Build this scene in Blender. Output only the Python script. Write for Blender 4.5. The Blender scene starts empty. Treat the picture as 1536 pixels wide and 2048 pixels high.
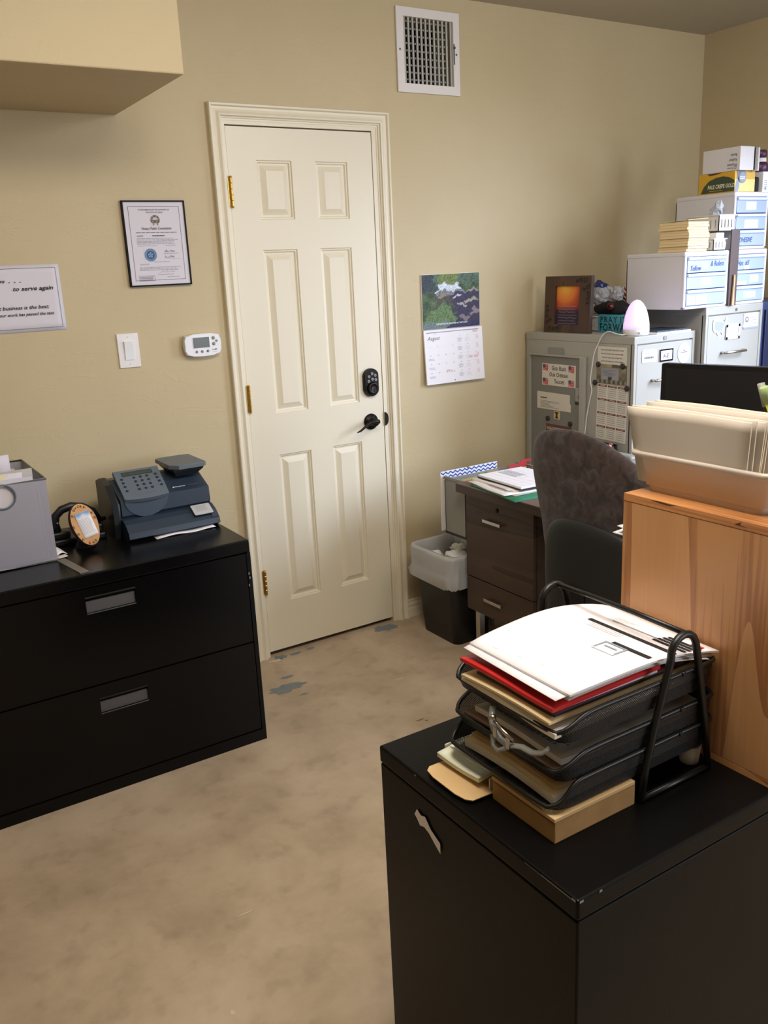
import bpy, bmesh, math, random
from mathutils import Vector, Matrix
SC = bpy.context.scene
COL = SC.collection
random.seed(7)

# ------------------------------------------------------------------ camera
yaw, pitch, roll = 0.55617877, 0.27070904, -0.04756096
fw = Vector((math.sin(yaw)*math.cos(pitch), math.cos(yaw)*math.cos(pitch), -math.sin(pitch)))
r0 = Vector((math.cos(yaw), -math.sin(yaw), 0)); u0 = r0.cross(fw)
rt = math.cos(roll)*r0 + math.sin(roll)*u0
up = -math.sin(roll)*r0 + math.cos(roll)*u0
cam_data = bpy.data.cameras.new('camera'); cam = bpy.data.objects.new('camera', cam_data); COL.objects.link(cam)
m = Matrix((rt, up, -fw)).transposed().to_4x4(); m.translation = Vector((-1.34618, -3.114685, 1.535304))
cam.matrix_world = m
cam_data.sensor_fit = 'VERTICAL'; cam_data.sensor_height = 32.0; cam_data.sensor_width = 24.0
cam_data.lens = 1743.58/2048*32.0
cam_data.clip_start = 0.02
SC.camera = cam

# ------------------------------------------------------------------ light
w = bpy.data.worlds.new('world'); SC.world = w; w.use_nodes = True
w.node_tree.nodes['Background'].inputs[0].default_value = (0.75, 0.85, 1, 1)
w.node_tree.nodes['Background'].inputs[1].default_value = 0.3
def area(name, loc, target, sx, sy, power, col, spread=math.pi):
    d = bpy.data.lights.new(name, 'AREA'); d.shape = 'RECTANGLE'; d.size = sx; d.size_y = sy
    d.energy = power; d.color = col; d.spread = spread
    o = bpy.data.objects.new(name, d); COL.objects.link(o); o.location = loc
    dr = Vector(target)-Vector(loc); o.rotation_euler = dr.to_track_quat('-Z', 'Y').to_euler()
    return o
# ceiling fixtures of the room (warm tubes) and daylight through the window in the right wall
def bulb(name, loc, r, power, col):
    d = bpy.data.lights.new(name, 'POINT'); d.shadow_soft_size = r; d.energy = power; d.color = col
    o = bpy.data.objects.new(name, d); COL.objects.link(o); o.location = loc; return o
bulb('ceiling_lamp_near', (-.60, -2.1, 2.42), .12, 14, (1.0, .90, .77))
bulb('ceiling_lamp_far', (.85, -1.95, 2.36), .14, 26, (.97, .97, 1.0))
area('ceiling_lamp_panel', (-.45, -2.3, 2.53), (-.45, -2.3, 0), 1.0, 1.0, 37, (1.0, .91, .81))
area('window_daylight', (2.53, -1.50, 1.50), (1.85, -.75, .95), 1.2, 1.1, 30, (0.65, 0.76, 1.0), math.radians(90))
area('cool_fill_front', (2.2, -5.6, 1.6), (1.0, -1.0, 1.9), 1.8, 1.5, 95, (0.80, 0.88, 1.0))  # added cool fill that lifts the upper wall and ceiling, no actual window
SC.view_settings.view_transform = 'Standard'
SC.view_settings.look = 'None'
SC.view_settings.gamma = 1.0
SC.view_settings.use_curve_mapping = False
SC.view_settings.exposure = 0.0

# ------------------------------------------------------------------ materials
def s2l(c): return tuple(((x/12.92) if x <= 0.04045 else ((x+0.055)/1.055)**2.4) for x in c)
def rgb(h):
    h = h.lstrip('#'); return s2l(tuple(int(h[i:i+2], 16)/255 for i in (0, 2, 4)))
MATS = {}
def mat(name, color, rough=0.6, metal=0.0, spec=0.5, bump=0, bscale=50, emis=None, estr=0, trans=0, alpha=1, sss=0, noise=None, nscale=5, coat=0):
    m = bpy.data.materials.new(name); m.use_nodes = True
    nt = m.node_tree; b = nt.nodes['Principled BSDF']
    if isinstance(color, str): color = rgb(color)
    b.inputs['Base Color'].default_value = (*color, 1)
    b.inputs['Roughness'].default_value = rough; b.inputs['Metallic'].default_value = metal
    b.inputs['Specular IOR Level'].default_value = spec
    b.inputs['Alpha'].default_value = alpha
    if coat: b.inputs['Coat Weight'].default_value = coat
    if trans: b.inputs['Transmission Weight'].default_value = trans
    if emis: b.inputs['Emission Color'].default_value = (*rgb(emis), 1); b.inputs['Emission Strength'].default_value = estr
    if sss: b.inputs['Subsurface Weight'].default_value = sss; b.inputs['Subsurface Radius'].default_value = (.02, .02, .02)
    tc = nt.nodes.new('ShaderNodeTexCoord')
    if noise:
        n = nt.nodes.new('ShaderNodeTexNoise'); n.inputs['Scale'].default_value = nscale; n.inputs['Detail'].default_value = 6
        nt.links.new(tc.outputs['Object'], n.inputs['Vector'])
        r = nt.nodes.new('ShaderNodeValToRGB'); r.color_ramp.elements[0].position = 0.35; r.color_ramp.elements[1].position = 0.65
        r.color_ramp.elements[0].color = (*color, 1); r.color_ramp.elements[1].color = (*rgb(noise), 1)
        nt.links.new(n.outputs['Fac'], r.inputs['Fac']); nt.links.new(r.outputs['Color'], b.inputs['Base Color'])
    if bump:
        n2 = nt.nodes.new('ShaderNodeTexNoise'); n2.inputs['Scale'].default_value = bscale; n2.inputs['Detail'].default_value = 4
        nt.links.new(tc.outputs['Object'], n2.inputs['Vector'])
        bp = nt.nodes.new('ShaderNodeBump'); bp.inputs['Strength'].default_value = bump; bp.inputs['Distance'].default_value = 0.01
        nt.links.new(n2.outputs['Fac'], bp.inputs['Height']); nt.links.new(bp.outputs['Normal'], b.inputs['Normal'])
    MATS[name] = m; return m

def nodes_mat(name):
    m = bpy.data.materials.new(name); m.use_nodes = True; MATS[name] = m
    return m, m.node_tree, m.node_tree.nodes['Principled BSDF']

# troweled tan plaster
def wall_mat():
    m, nt, b = nodes_mat('tan_plaster'); N = nt.nodes; L = nt.links
    b.inputs['Roughness'].default_value = 0.55; b.inputs['Specular IOR Level'].default_value = 0.35
    tc = N.new('ShaderNodeTexCoord')
    n = N.new('ShaderNodeTexNoise'); n.inputs['Scale'].default_value = 2.5; n.inputs['Detail'].default_value = 5
    L.new(tc.outputs['Object'], n.inputs['Vector'])
    r = N.new('ShaderNodeValToRGB')
    r.color_ramp.elements[0].position = .3; r.color_ramp.elements[0].color = (*rgb('#c3b28e'), 1)
    r.color_ramp.elements[1].position = .7; r.color_ramp.elements[1].color = (*rgb('#c8b894'), 1)
    L.new(n.outputs['Fac'], r.inputs['Fac']); L.new(r.outputs['Color'], b.inputs['Base Color'])
    # trowel strokes: warped, stretched noise ridges
    mp = N.new('ShaderNodeMapping'); mp.inputs['Rotation'].default_value = (0, 0.7, 0.0); mp.inputs['Scale'].default_value = (2.0, 2.0, 7.5)
    L.new(tc.outputs['Object'], mp.inputs['Vector'])
    n2 = N.new('ShaderNodeTexNoise'); n2.inputs['Scale'].default_value = 2.2; n2.inputs['Detail'].default_value = 3; n2.inputs['Distortion'].default_value = 1.6
    L.new(mp.outputs['Vector'], n2.inputs['Vector'])
    r2 = N.new('ShaderNodeValToRGB'); e = r2.color_ramp.elements
    e[0].position = .56; e[0].color = (0, 0, 0, 1); e[1].position = .585; e[1].color = (1, 1, 1, 1)
    e2 = r2.color_ramp.elements.new(.63); e2.color = (.25, .25, .25, 1)
    L.new(n2.outputs['Fac'], r2.inputs['Fac'])
    n3 = N.new('ShaderNodeTexNoise'); n3.inputs['Scale'].default_value = 60; n3.inputs['Detail'].default_value = 3
    L.new(tc.outputs['Object'], n3.inputs['Vector'])
    ad = N.new('ShaderNodeMath'); ad.operation = 'MULTIPLY_ADD'; ad.inputs[1].default_value = .5
    L.new(n3.outputs['Fac'], ad.inputs[0]); L.new(r2.outputs['Color'], ad.inputs[2])
    bp = N.new('ShaderNodeBump'); bp.inputs['Strength'].default_value = .12; bp.inputs['Distance'].default_value = .004
    L.new(ad.outputs[0], bp.inputs['Height']); L.new(bp.outputs['Normal'], b.inputs['Normal'])
wall_mat()
def floor_mat():
    m, nt, b = nodes_mat('worn_concrete'); N = nt.nodes; L = nt.links
    b.inputs['Roughness'].default_value = .5; b.inputs['Specular IOR Level'].default_value = .3
    tc = N.new('ShaderNodeTexCoord')
    n = N.new('ShaderNodeTexNoise'); n.inputs['Scale'].default_value = 3.6; n.inputs['Detail'].default_value = 10; n.inputs['Roughness'].default_value = .62; n.inputs['Distortion'].default_value = .25
    L.new(tc.outputs['Object'], n.inputs['Vector'])
    r = N.new('ShaderNodeValToRGB'); e = r.color_ramp.elements
    e[0].position = .36; e[0].color = (*rgb('#a8967e'), 1); e[1].position = .64; e[1].color = (*rgb('#c0ad95'), 1)
    x = e.new(.5); x.color = (*rgb('#b5a189'), 1)
    L.new(n.outputs['Fac'], r.inputs['Fac'])
    n2 = N.new('ShaderNodeTexNoise'); n2.inputs['Scale'].default_value = 14; n2.inputs['Detail'].default_value = 6
    L.new(tc.outputs['Object'], n2.inputs['Vector'])
    r2 = N.new('ShaderNodeValToRGB'); e = r2.color_ramp.elements
    e[0].position = .28; e[0].color = (.62, .62, .6, 1); e[1].position = .46; e[1].color = (1, 1, 1, 1)
    L.new(n2.outputs['Fac'], r2.inputs['Fac'])
    mx = N.new('ShaderNodeMix'); mx.data_type = 'RGBA'; mx.blend_type = 'MULTIPLY'; mx.inputs['Factor'].default_value = .4
    L.new(r.outputs['Color'], mx.inputs['A']); L.new(r2.outputs['Color'], mx.inputs['B'])
    L.new(mx.outputs['Result'], b.inputs['Base Color'])
    bp = N.new('ShaderNodeBump'); bp.inputs['Strength'].default_value = .08; bp.inputs['Distance'].default_value = .005
    L.new(n2.outputs['Fac'], bp.inputs['Height']); L.new(bp.outputs['Normal'], b.inputs['Normal'])
floor_mat()
def wood_mat(name, c0, c1, c2, axis='Z', scale=1.0, rough=.4, band=5.0, fine=.25):
    m, nt, b = nodes_mat(name); N = nt.nodes; L = nt.links
    b.inputs['Roughness'].default_value = rough
    tc = N.new('ShaderNodeTexCoord'); mp = N.new('ShaderNodeMapping')
    sc = {'Z': (1, 1, .10), 'Y': (1, .10, 1), 'X': (.10, 1, 1)}[axis]
    mp.inputs['Scale'].default_value = tuple(s*scale for s in sc)
    L.new(tc.outputs['Object'], mp.inputs['Vector'])
    n = N.new('ShaderNodeTexNoise'); n.inputs['Scale'].default_value = 3.2; n.inputs['Detail'].default_value = 1.5; n.inputs['Distortion'].default_value = .3
    L.new(mp.outputs['Vector'], n.inputs['Vector'])
    mu = N.new('ShaderNodeMath'); mu.operation = 'MULTIPLY'; mu.inputs[1].default_value = band
    L.new(n.outputs['Fac'], mu.inputs[0])
    fr = N.new('ShaderNodeMath'); fr.operation = 'FRACT'; L.new(mu.outputs[0], fr.inputs[0])
    mp2 = N.new('ShaderNodeMapping'); sc2 = {'Z': (60, 60, 1.5), 'Y': (60, 1.5, 60), 'X': (1.5, 60, 60)}[axis]
    mp2.inputs['Scale'].default_value = tuple(s*scale for s in sc2); L.new(tc.outputs['Object'], mp2.inputs['Vector'])
    n2 = N.new('ShaderNodeTexNoise'); n2.inputs['Scale'].default_value = 2.5; n2.inputs['Detail'].default_value = 3
    L.new(mp2.outputs['Vector'], n2.inputs['Vector'])
    mix = N.new('ShaderNodeMath'); mix.operation = 'MULTIPLY_ADD'; mix.inputs[1].default_value = fine*2
    L.new(n2.outputs['Fac'], mix.inputs[0])
    ms = N.new('ShaderNodeMath'); ms.operation = 'MULTIPLY'; ms.inputs[1].default_value = 1-fine; L.new(fr.outputs[0], ms.inputs[0])
    L.new(ms.outputs[0], mix.inputs[2])
    r = N.new('ShaderNodeValToRGB'); e = r.color_ramp.elements
    e[0].position = .15; e[0].color = (*rgb(c0), 1); e[1].position = 1; e[1].color = (*rgb(c2), 1)
    x = e.new(.55); x.color = (*rgb(c1), 1); x = e.new(.86); x.color = (*rgb(c1), 1)
    L.new(mix.outputs[0], r.inputs['Fac']); L.new(r.outputs['Color'], b.inputs['Base Color'])
def mesh_mat(name, color, pitch, duty, metal=.3, rough=.4):
    """woven wire mesh: real see-through holes in a fine diagonal grid"""
    m, nt, b = nodes_mat(name); N = nt.nodes; L = nt.links
    b.inputs['Base Color'].default_value = (*rgb(color), 1); b.inputs['Metallic'].default_value = metal; b.inputs['Roughness'].default_value = rough
    tc = N.new('ShaderNodeTexCoord'); sp = N.new('ShaderNodeSeparateXYZ'); L.new(tc.outputs['Object'], sp.inputs[0])
    def M(op, a, bb=None):
        n = N.new('ShaderNodeMath'); n.operation = op
        for i, v in enumerate((a, bb)):
            if v is None: continue
            if isinstance(v, (int, float)): n.inputs[i].default_value = v
            else: L.new(v, n.inputs[i])
        return n.outputs[0]
    h = M('ADD', sp.outputs[0], sp.outputs[1]); h2 = M('ADD', M('SUBTRACT', sp.outputs[0], sp.outputs[1]), 0)
    a = M('FRACT', M('DIVIDE', M('ADD', h, sp.outputs[2]), pitch)); c = M('FRACT', M('DIVIDE', M('SUBTRACT', h2, sp.outputs[2]), pitch))
    solid = M('MAXIMUM', M('LESS_THAN', a, duty), M('LESS_THAN', c, duty))
    L.new(solid, b.inputs['Alpha'])
def pic_mat():
    m, nt, b = nodes_mat('printed_picture'); a = nt.nodes.new('ShaderNodeAttribute'); a.attribute_name = 'Col'
    nt.links.new(a.outputs['Color'], b.inputs['Base Color']); b.inputs['Roughness'].default_value = .65; b.inputs['Specular IOR Level'].default_value = .4
pic_mat()
def fabric_mat():
    m, nt, b = nodes_mat('floral_chair_fabric'); N = nt.nodes; L = nt.links
    b.inputs['Roughness'].default_value = .85; b.inputs['Sheen Weight'].default_value = .15
    tc = N.new('ShaderNodeTexCoord'); n = N.new('ShaderNodeTexNoise'); n.inputs['Scale'].default_value = 30; n.inputs['Detail'].default_value = 5; n.inputs['Distortion'].default_value = .8
    L.new(tc.outputs['Object'], n.inputs['Vector']); r = N.new('ShaderNodeValToRGB'); e = r.color_ramp.elements
    e[0].position = .36; e[0].color = (*rgb('#211c1b'), 1); e[1].position = .66; e[1].color = (*rgb('#424141'), 1)
    x = e.new(.45); x.color = (*rgb('#352826'), 1); x = e.new(.55); x.color = (*rgb('#3e2f2c'), 1)
    L.new(n.outputs['Fac'], r.inputs['Fac']); L.new(r.outputs['Color'], b.inputs['Base Color'])
    n2 = N.new('ShaderNodeTexNoise'); n2.inputs['Scale'].default_value = 400; L.new(tc.outputs['Object'], n2.inputs['Vector'])
    bp = N.new('ShaderNodeBump'); bp.inputs['Strength'].default_value = .25; bp.inputs['Distance'].default_value = .002
    L.new(n2.outputs['Fac'], bp.inputs['Height']); L.new(bp.outputs['Normal'], b.inputs['Normal'])
fabric_mat()
wood_mat('red_oak', '#c49468', '#b98757', '#9d6a44', 'Z', 1.0, .38, 6, .30)
wood_mat('red_oak_edge', '#cc9562', '#bf8551', '#9a623a', 'Y', 1.3, .38, 6, .3)
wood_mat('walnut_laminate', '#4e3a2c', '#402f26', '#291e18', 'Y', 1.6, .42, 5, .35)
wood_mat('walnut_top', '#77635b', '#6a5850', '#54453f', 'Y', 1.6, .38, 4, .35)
wood_mat('dark_frame_wood', '#5c4130', '#4d3628', '#38271e', 'Z', 2.5, .5, 5, .3)
mesh_mat('black_wire_mesh', '#141415', .0036, .62, .0, .5)
mesh_mat('grey_wire_mesh', '#b6b6c6', .0040, .62, .25, .4)
A = mat
A('cream_paint', '#e3dac3', .38); A('black_gap', '#050505', .9)
A('ceiling_paint', '#b9b2a0', .8, bump=.1, bscale=40)
A('brass', '#c8a050', .3, 1.0); A('bronze_black', '#17130f', .38, .6); A('keypad_rubber', '#8d8f90', .5)
A('dirty_white', '#d9d3c7', .6); A('white_plastic', '#e9e9ee', .35); A('switch_white', '#e6e2e0', .3)
A('lcd', '#40473f', .25); A('grey_button', '#8a8c8e', .5); A('ink', '#17171b', .7); A('ink_and_shade', '#6d6d74', .7); A('ink_light', '#9fa0a8', .7)
A('ink_blue', '#25356f', .6); A('ink_red', '#c63a3a', .6); A('ink_pink', '#e5a9b0', .7)
A('paper', '#eeebef', .75); A('paper_warm', '#e6ddcb', .75); A('paper_lilac', '#d8d4de', .7); A('paper_grey', '#b7b2ad', .75)
A('black_enamel', '#09090b', .22, 0, .2, bump=.03, bscale=300); A('black_enamel_worn', '#8c8b8a', .5)
A('handle_grey', '#55555a', .5, .1)
A('grey_cabinet', '#a5a39a', .45, bump=.02, bscale=60); A('grey_cabinet_dark', '#7e7d78', .5); A('navy_cabinet', '#323c63', .35); A('navy_dark', '#20284a', .4)
A('chrome', '#c9c7c2', .22, 1.0); A('steel_dull', '#8f8d86', .4, .8)
A('box_grey', '#8b8b84', .5); A('manila', '#d9c089', .75, bump=.03, bscale=60); A('manila_dark', '#b59a63', .75); A('manila_cream', '#e8d0a0', .7)
A('folder_green', '#8ba06b', .7); A('folder_red', '#b02a30', .6); A('folder_yellow', '#d8b846', .7); A('folder_teal', '#2f7d5e', .5)
A('chevron_white', '#e6e6ee', .6); A('chevron_blue', '#27459b', .6); A('pink_print', '#d4879a', .6)
A('bin_black', '#141415', .45); A('liner', '#e6e8ea', .35, trans=.2, alpha=.72, bump=.4, bscale=18); A('tissue', '#e8e6e0', .85, bump=.6, bscale=45)
A('shell_black', '#1c1f20', .5, bump=.04, bscale=300); A('black_plastic', '#0f0f10', .4); A('screen_black', '#141214', .5)
A('meter_dark', '#2a3645', .42); A('meter_mid', '#3f4c5d', .45); A('meter_light', '#5f6b78', .45); A('meter_black', '#161b21', .4)
A('silver_label', '#cfd0d3', .3, .3); A('scale_grey', '#5f6973', .45); A('key_dark', '#20242a', .25)
A('bark', '#2a1a12', .8, bump=.8, bscale=40); A('slice_wood', '#cf9c63', .5, noise='#bd8548', nscale=9); A('burnt', '#4a2c18', .7); A('sky_blue', '#7fa5c8', .5)
A('ruler_grey', '#8c8a84', .35, .5)
A('tub_plastic', '#cabfb2', .35, trans=.18, sss=.0, alpha=.93); A('envelope', '#bcb2a5', .8, bump=.03, bscale=30); A('envelope_edge', '#f0dfbe', .8)
A('organizer_white', '#d9d6da', .4); A('drawer_clear', '#a3b3e0', .25, alpha=1, coat=.3); A('drawer_pale', '#cdd9ee', .3); A('label_white', '#f2f2f4', .6)
A('basket_white', '#dad8d6', .4); A('basket_slot', '#77736c', .6)
A('box_white', '#dcd9dc', .5); A('box_yellow', '#d8a72c', .45); A('box_yellow_pale', '#e8d27e', .45); A('box_green', '#3c4a33', .5); A('box_print', '#e9e3c9', .5); A('box_grey_logo', '#6a6e78', .5)
A('purple', '#4a2446', .35); A('board_brown', '#4d3a34', .5); A('tan_wood', '#c39d78', .5)
A('teal_sign', '#3f93a5', .5, noise='#4aa3b4', nscale=30); A('egg', '#efe6f2', .3, emis='#dcb8ff', estr=.75, sss=.0); A('egg_base', '#e6e4e6', .35)
A('cord_white', '#e2ded8', .4); A('magnet_black', '#2a2320', .5)
A('clear_wrap', '#c9ccd2', .18, trans=.2, alpha=.85, bump=1.0, bscale=60); A('wrap_blue', '#1e2a66', .3); A('wrap_red', '#a02a26', .35); A('cap_black', '#161412', .8, bump=.3, bscale=30); A('cherry', '#4a1216', .25)
A('sign_cream', '#d8d2c4', .6); A('card_grey', '#949cae', .6); A('sepia', '#6b604c', .6)
A('cardboard', '#a7814f', .75, noise='#9b7646', nscale=20); A('cardboard_light', '#c9a877', .75); A('note_green', '#dfe3cc', .7); A('bright_green', '#1e6b3a', .5)
A('red_folder', '#cf2326', .4); A('rubber_clear', '#9a9c94', .25, trans=.3, alpha=.7); A('marker_yellow', '#c9d23f', .4); A('marker_red', '#c01f1f', .4)
A('spiral_metal', '#8f8f92', .3, .9); A('flag_blue', '#4a4f86', .6); A('flag_red', '#c8585a', .6); A('concrete_blue', '#6f7a84', .6, noise='#7f8379', nscale=30); A('concrete_pale', '#cbbda6', .7); A('concrete_dark', '#6b5d48', .7); A('sheet_brown', '#8a6f5c', .7)
A('hot_white', '#f5f5fb', .4); A('maroon', '#6b3b3c', .6); A('candy_red', '#b3524a', .5)

# ------------------------------------------------------------------ geometry helpers
class F:
    """a local frame: origin, U (right), V (up), N (out)"""
    def __init__(s, o, U=(1, 0, 0), V=(0, 1, 0)):
        s.o = Vector(o); s.U = Vector(U).normalized(); s.V = Vector(V).normalized(); s.N = s.U.cross(s.V).normalized()
        s.V = s.N.cross(s.U)
    def p(s, u, v, w=0): return s.o + s.U*u + s.V*v + s.N*w
    def rot(s, ang):   # in-plane rotation
        c, q = math.cos(ang), math.sin(ang); return F(s.o, s.U*c+s.V*q, s.V*c-s.U*q)
    def at(s, u, v, w=0): f = F(s.p(u, v, w), s.U, s.V); return f
W = F((0, 0, 0))
def wallF(x, z, y=0): return F((x, y, z), (1, 0, 0), (0, 0, 1))      # faces the room (-y)
def sideF(x, y, z): return F((x, y, z), (0, -1, 0), (0, 0, 1))       # faces -x
def paperF(x, y, z): return F((x, y, z), (0, -1, 0), (1, 0, 0))      # lies flat, top towards +x
_txt = {}
def text_mesh(s, bold, shear, align='LEFT'):
    k = (s, bold, shear, align)
    if k not in _txt:
        c = bpy.data.curves.new('lettering', 'FONT'); c.body = s; c.size = 1; c.offset = bold; c.shear = shear; c.align_x = align
        c.resolution_u = 2
        o = bpy.data.objects.new('lettering', c); COL.objects.link(o)
        bpy.context.view_layer.update()
        me = o.evaluated_get(bpy.context.evaluated_depsgraph_get()).to_mesh()
        _txt[k] = ([v.co.copy() for v in me.vertices], [tuple(p.vertices) for p in me.polygons])
        bpy.data.objects.remove(o); bpy.data.curves.remove(c)
    return _txt[k]
class MB:
    def __init__(s): s.bm = bmesh.new(); s.mats = []; s.col = None
    def mi(s, name):
        if name not in s.mats: s.mats.append(name)
        return s.mats.index(name)
    def face(s, pts, m, smooth=False):
        vs = [s.bm.verts.new(p) for p in pts]
        try: f = s.bm.faces.new(vs)
        except ValueError: return None
        f.material_index = s.mi(m); f.smooth = smooth; return f
    def poly(s, f, pts, m, w=0): return s.face([f.p(u, v, w) for u, v in pts], m)
    def rect(s, f, u0, u1, v0, v1, m, w=0): return s.poly(f, [(u0, v0), (u1, v0), (u1, v1), (u0, v1)], m, w)
    def disc(s, f, cu, cv, r, m, w=0, n=20, rv=None):
        rv = rv or r; return s.poly(f, [(cu+r*math.cos(2*math.pi*i/n), cv+rv*math.sin(2*math.pi*i/n)) for i in range(n)], m, w)
    def box(s, x0, x1, y0, y1, z0, z1, m, bev=0, f=None, seg=2):
        f = f or W
        P = [f.p(a, b, c) for c in (z0, z1) for b in (y0, y1) for a in (x0, x1)]
        vs = [s.bm.verts.new(p) for p in P]; idx = s.mi(m); fs = []
        for q in ((0, 2, 3, 1), (4, 5, 7, 6), (0, 1, 5, 4), (2, 6, 7, 3), (0, 4, 6, 2), (1, 3, 7, 5)):
            fc = s.bm.faces.new([vs[i] for i in q]); fc.material_index = idx; fs.append(fc)
        if bev:
            es = list({e for fc in fs for e in fc.edges})
            r = bmesh.ops.bevel(s.bm, geom=es, offset=bev, segments=seg, profile=.5, affect='EDGES')
            for fc in r['faces']: fc.material_index = idx
    def prism(s, f, pts, w0, w1, m, cap=None, bev=0, smooth=False):
        """closed 2D outline extruded from w0 to w1 along the frame's normal"""
        n = len(pts); a = [s.bm.verts.new(f.p(u, v, w0)) for u, v in pts]; b = [s.bm.verts.new(f.p(u, v, w1)) for u, v in pts]
        i0 = s.mi(m); ic = s.mi(cap or m); fs = []
        for i in range(n):
            fc = s.bm.faces.new((a[i], a[(i+1) % n], b[(i+1) % n], b[i])); fc.material_index = i0; fc.smooth = smooth; fs.append(fc)
        c0 = s.bm.faces.new(b); c0.material_index = ic; c1 = s.bm.faces.new(a[::-1]); c1.material_index = ic
        if bev:
            es = list({e for fc in (c0,) for e in fc.edges})
            r = bmesh.ops.bevel(s.bm, geom=es, offset=bev, segments=3, profile=.5, affect='EDGES')
            for fc in r['faces']: fc.material_index = i0; fc.smooth = True
    def loft(s, rings, m, closed=True, cap0=True, cap1=True, smooth=True):
        R = [[s.bm.verts.new(p) for p in r] for r in rings]; i0 = s.mi(m); n = len(R[0])
        for a, b in zip(R[:-1], R[1:]):
            for i in range(n if closed else n-1):
                fc = s.bm.faces.new((a[i], a[(i+1) % n], b[(i+1) % n], b[i])); fc.material_index = i0; fc.smooth = smooth
        if cap0 and closed: fc = s.bm.faces.new(R[0][::-1]); fc.material_index = i0
        if cap1 and closed: fc = s.bm.faces.new(R[-1]); fc.material_index = i0
    def tube(s, pts, r, m, n=8, closed=False, flat=1.0):
        pts = [Vector(p) for p in pts]; rings = []; N = len(pts); prev = None
        for i, p in enumerate(pts):
            if closed: t = pts[(i+1) % N]-pts[i-1]
            else: t = pts[min(i+1, N-1)]-pts[max(i-1, 0)]
            t.normalize()
            if prev is None:
                a = Vector((0, 0, 1)) if abs(t.z) < .9 else Vector((1, 0, 0)); u = t.cross(a).normalized()
            else: u = (prev-t*prev.dot(t)).normalized()
            prev = u; v = t.cross(u)
            rings.append([p+u*r*math.cos(2*math.pi*k/n)+v*r*flat*math.sin(2*math.pi*k/n) for k in range(n)])
        if closed: rings.append(rings[0])
        s.loft(rings, m, True, not closed, not closed)
    def lathe(s, c, prof, m, n=24, axis=(0, 0, 1), sx=1, sy=1, smooth=True):
        ax = Vector(axis).normalized(); a = ax.orthogonal().normalized() if abs(ax.z) < .99 else Vector((1, 0, 0)); b = ax.cross(a); c = Vector(c)
        s.loft([[c+ax*h+a*r*sx*math.cos(2*math.pi*k/n)+b*r*sy*math.sin(2*math.pi*k/n) for k in range(n)] for r, h in prof], m, smooth=smooth)
    def text(s, f, u, v, size, t, m, w=.0006, bold=0, shear=0, align='LEFT', sx=1):
        vs, ps = text_mesh(t, bold, shear, align); i0 = s.mi(m)
        V = [s.bm.verts.new(f.p(u+p.x*size*sx, v+p.y*size, w)) for p in vs]
        for p in ps:
            try: fc = s.bm.faces.new([V[i] for i in p]); fc.material_index = i0
            except ValueError: pass
    def lines(s, f, u0, u1, v0, v1, n, m, w=.0006, ragged=.15, th=.35):
        """rows of small print"""
        rnd = random.Random(n*13+int(abs(u0)*1000)); h = (v1-v0)/n
        for i in range(n):
            vv = v1-h*(i+.5); u = u0; end = u1-(u1-u0)*ragged*rnd.random()
            while u < end:
                l = (u1-u0)*rnd.uniform(.04, .13); s.rect(f, u, min(u+l, end), vv-h*th/2, vv+h*th/2, m, w); u += l+(u1-u0)*.015
    def frame(s, f, u0, u1, v0, v1, t, m, w=.0006):
        s.rect(f, u0, u1, v0, v0+t, m, w); s.rect(f, u0, u1, v1-t, v1, m, w); s.rect(f, u0, u0+t, v0, v1, m, w); s.rect(f, u1-t, u1, v0, v1, m, w)
    def sheet(s, f, w_, h_, fn, m, nx=12, ny=12, th=.0006, mb=None):
        """a curved sheet: fn(a,b)->(du,dv,dw) for a,b in 0..1, with a thickness"""
        T = [[f.p(a/nx*w_+d[0], b/ny*h_+d[1], d[2]) for a in range(nx+1) for d in [fn(a/nx, b/ny)]] for b in range(ny+1)]
        B = [[p-f.N*th for p in r] for r in T]
        vt = [[s.bm.verts.new(p) for p in r] for r in T]; vb = [[s.bm.verts.new(p) for p in r] for r in B]; i0 = s.mi(m); ib = s.mi(mb or m)
        for b in range(ny):
            for a in range(nx):
                x = s.bm.faces.new((vt[b][a], vt[b][a+1], vt[b+1][a+1], vt[b+1][a])); x.material_index = i0; x.smooth = True
                x = s.bm.faces.new((vb[b][a], vb[b+1][a], vb[b+1][a+1], vb[b][a+1])); x.material_index = ib; x.smooth = True
        def side(L0, L1):
            for i in range(len(L0)-1):
                x = s.bm.faces.new((L0[i], L1[i], L1[i+1], L0[i+1])); x.material_index = ib
        side(vt[0], vb[0]); side(vb[-1], vt[-1]); side([r[0] for r in vb], [r[0] for r in vt]); side([r[-1] for r in vt], [r[-1] for r in vb])
    def picture(s, f, u0, u1, v0, v1, nx, ny, fn, w=.0008):
        lay = s.bm.loops.layers.color.get('Col') or s.bm.loops.layers.color.new('Col')
        i0 = s.mi('printed_picture'); V = [[s.bm.verts.new(f.p(u0+(u1-u0)*a/nx, v0+(v1-v0)*b/ny, w)) for a in range(nx+1)] for b in range(ny+1)]
        C = [[fn(a/nx, b/ny) for a in range(nx+1)] for b in range(ny+1)]
        for b in range(ny):
            for a in range(nx):
                fc = s.bm.faces.new((V[b][a], V[b][a+1], V[b+1][a+1], V[b+1][a])); fc.material_index = i0
                for lp, (bb, aa) in zip(fc.loops, ((b, a), (b, a+1), (b+1, a+1), (b+1, a))): lp[lay] = (*C[bb][aa], 1)
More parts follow.
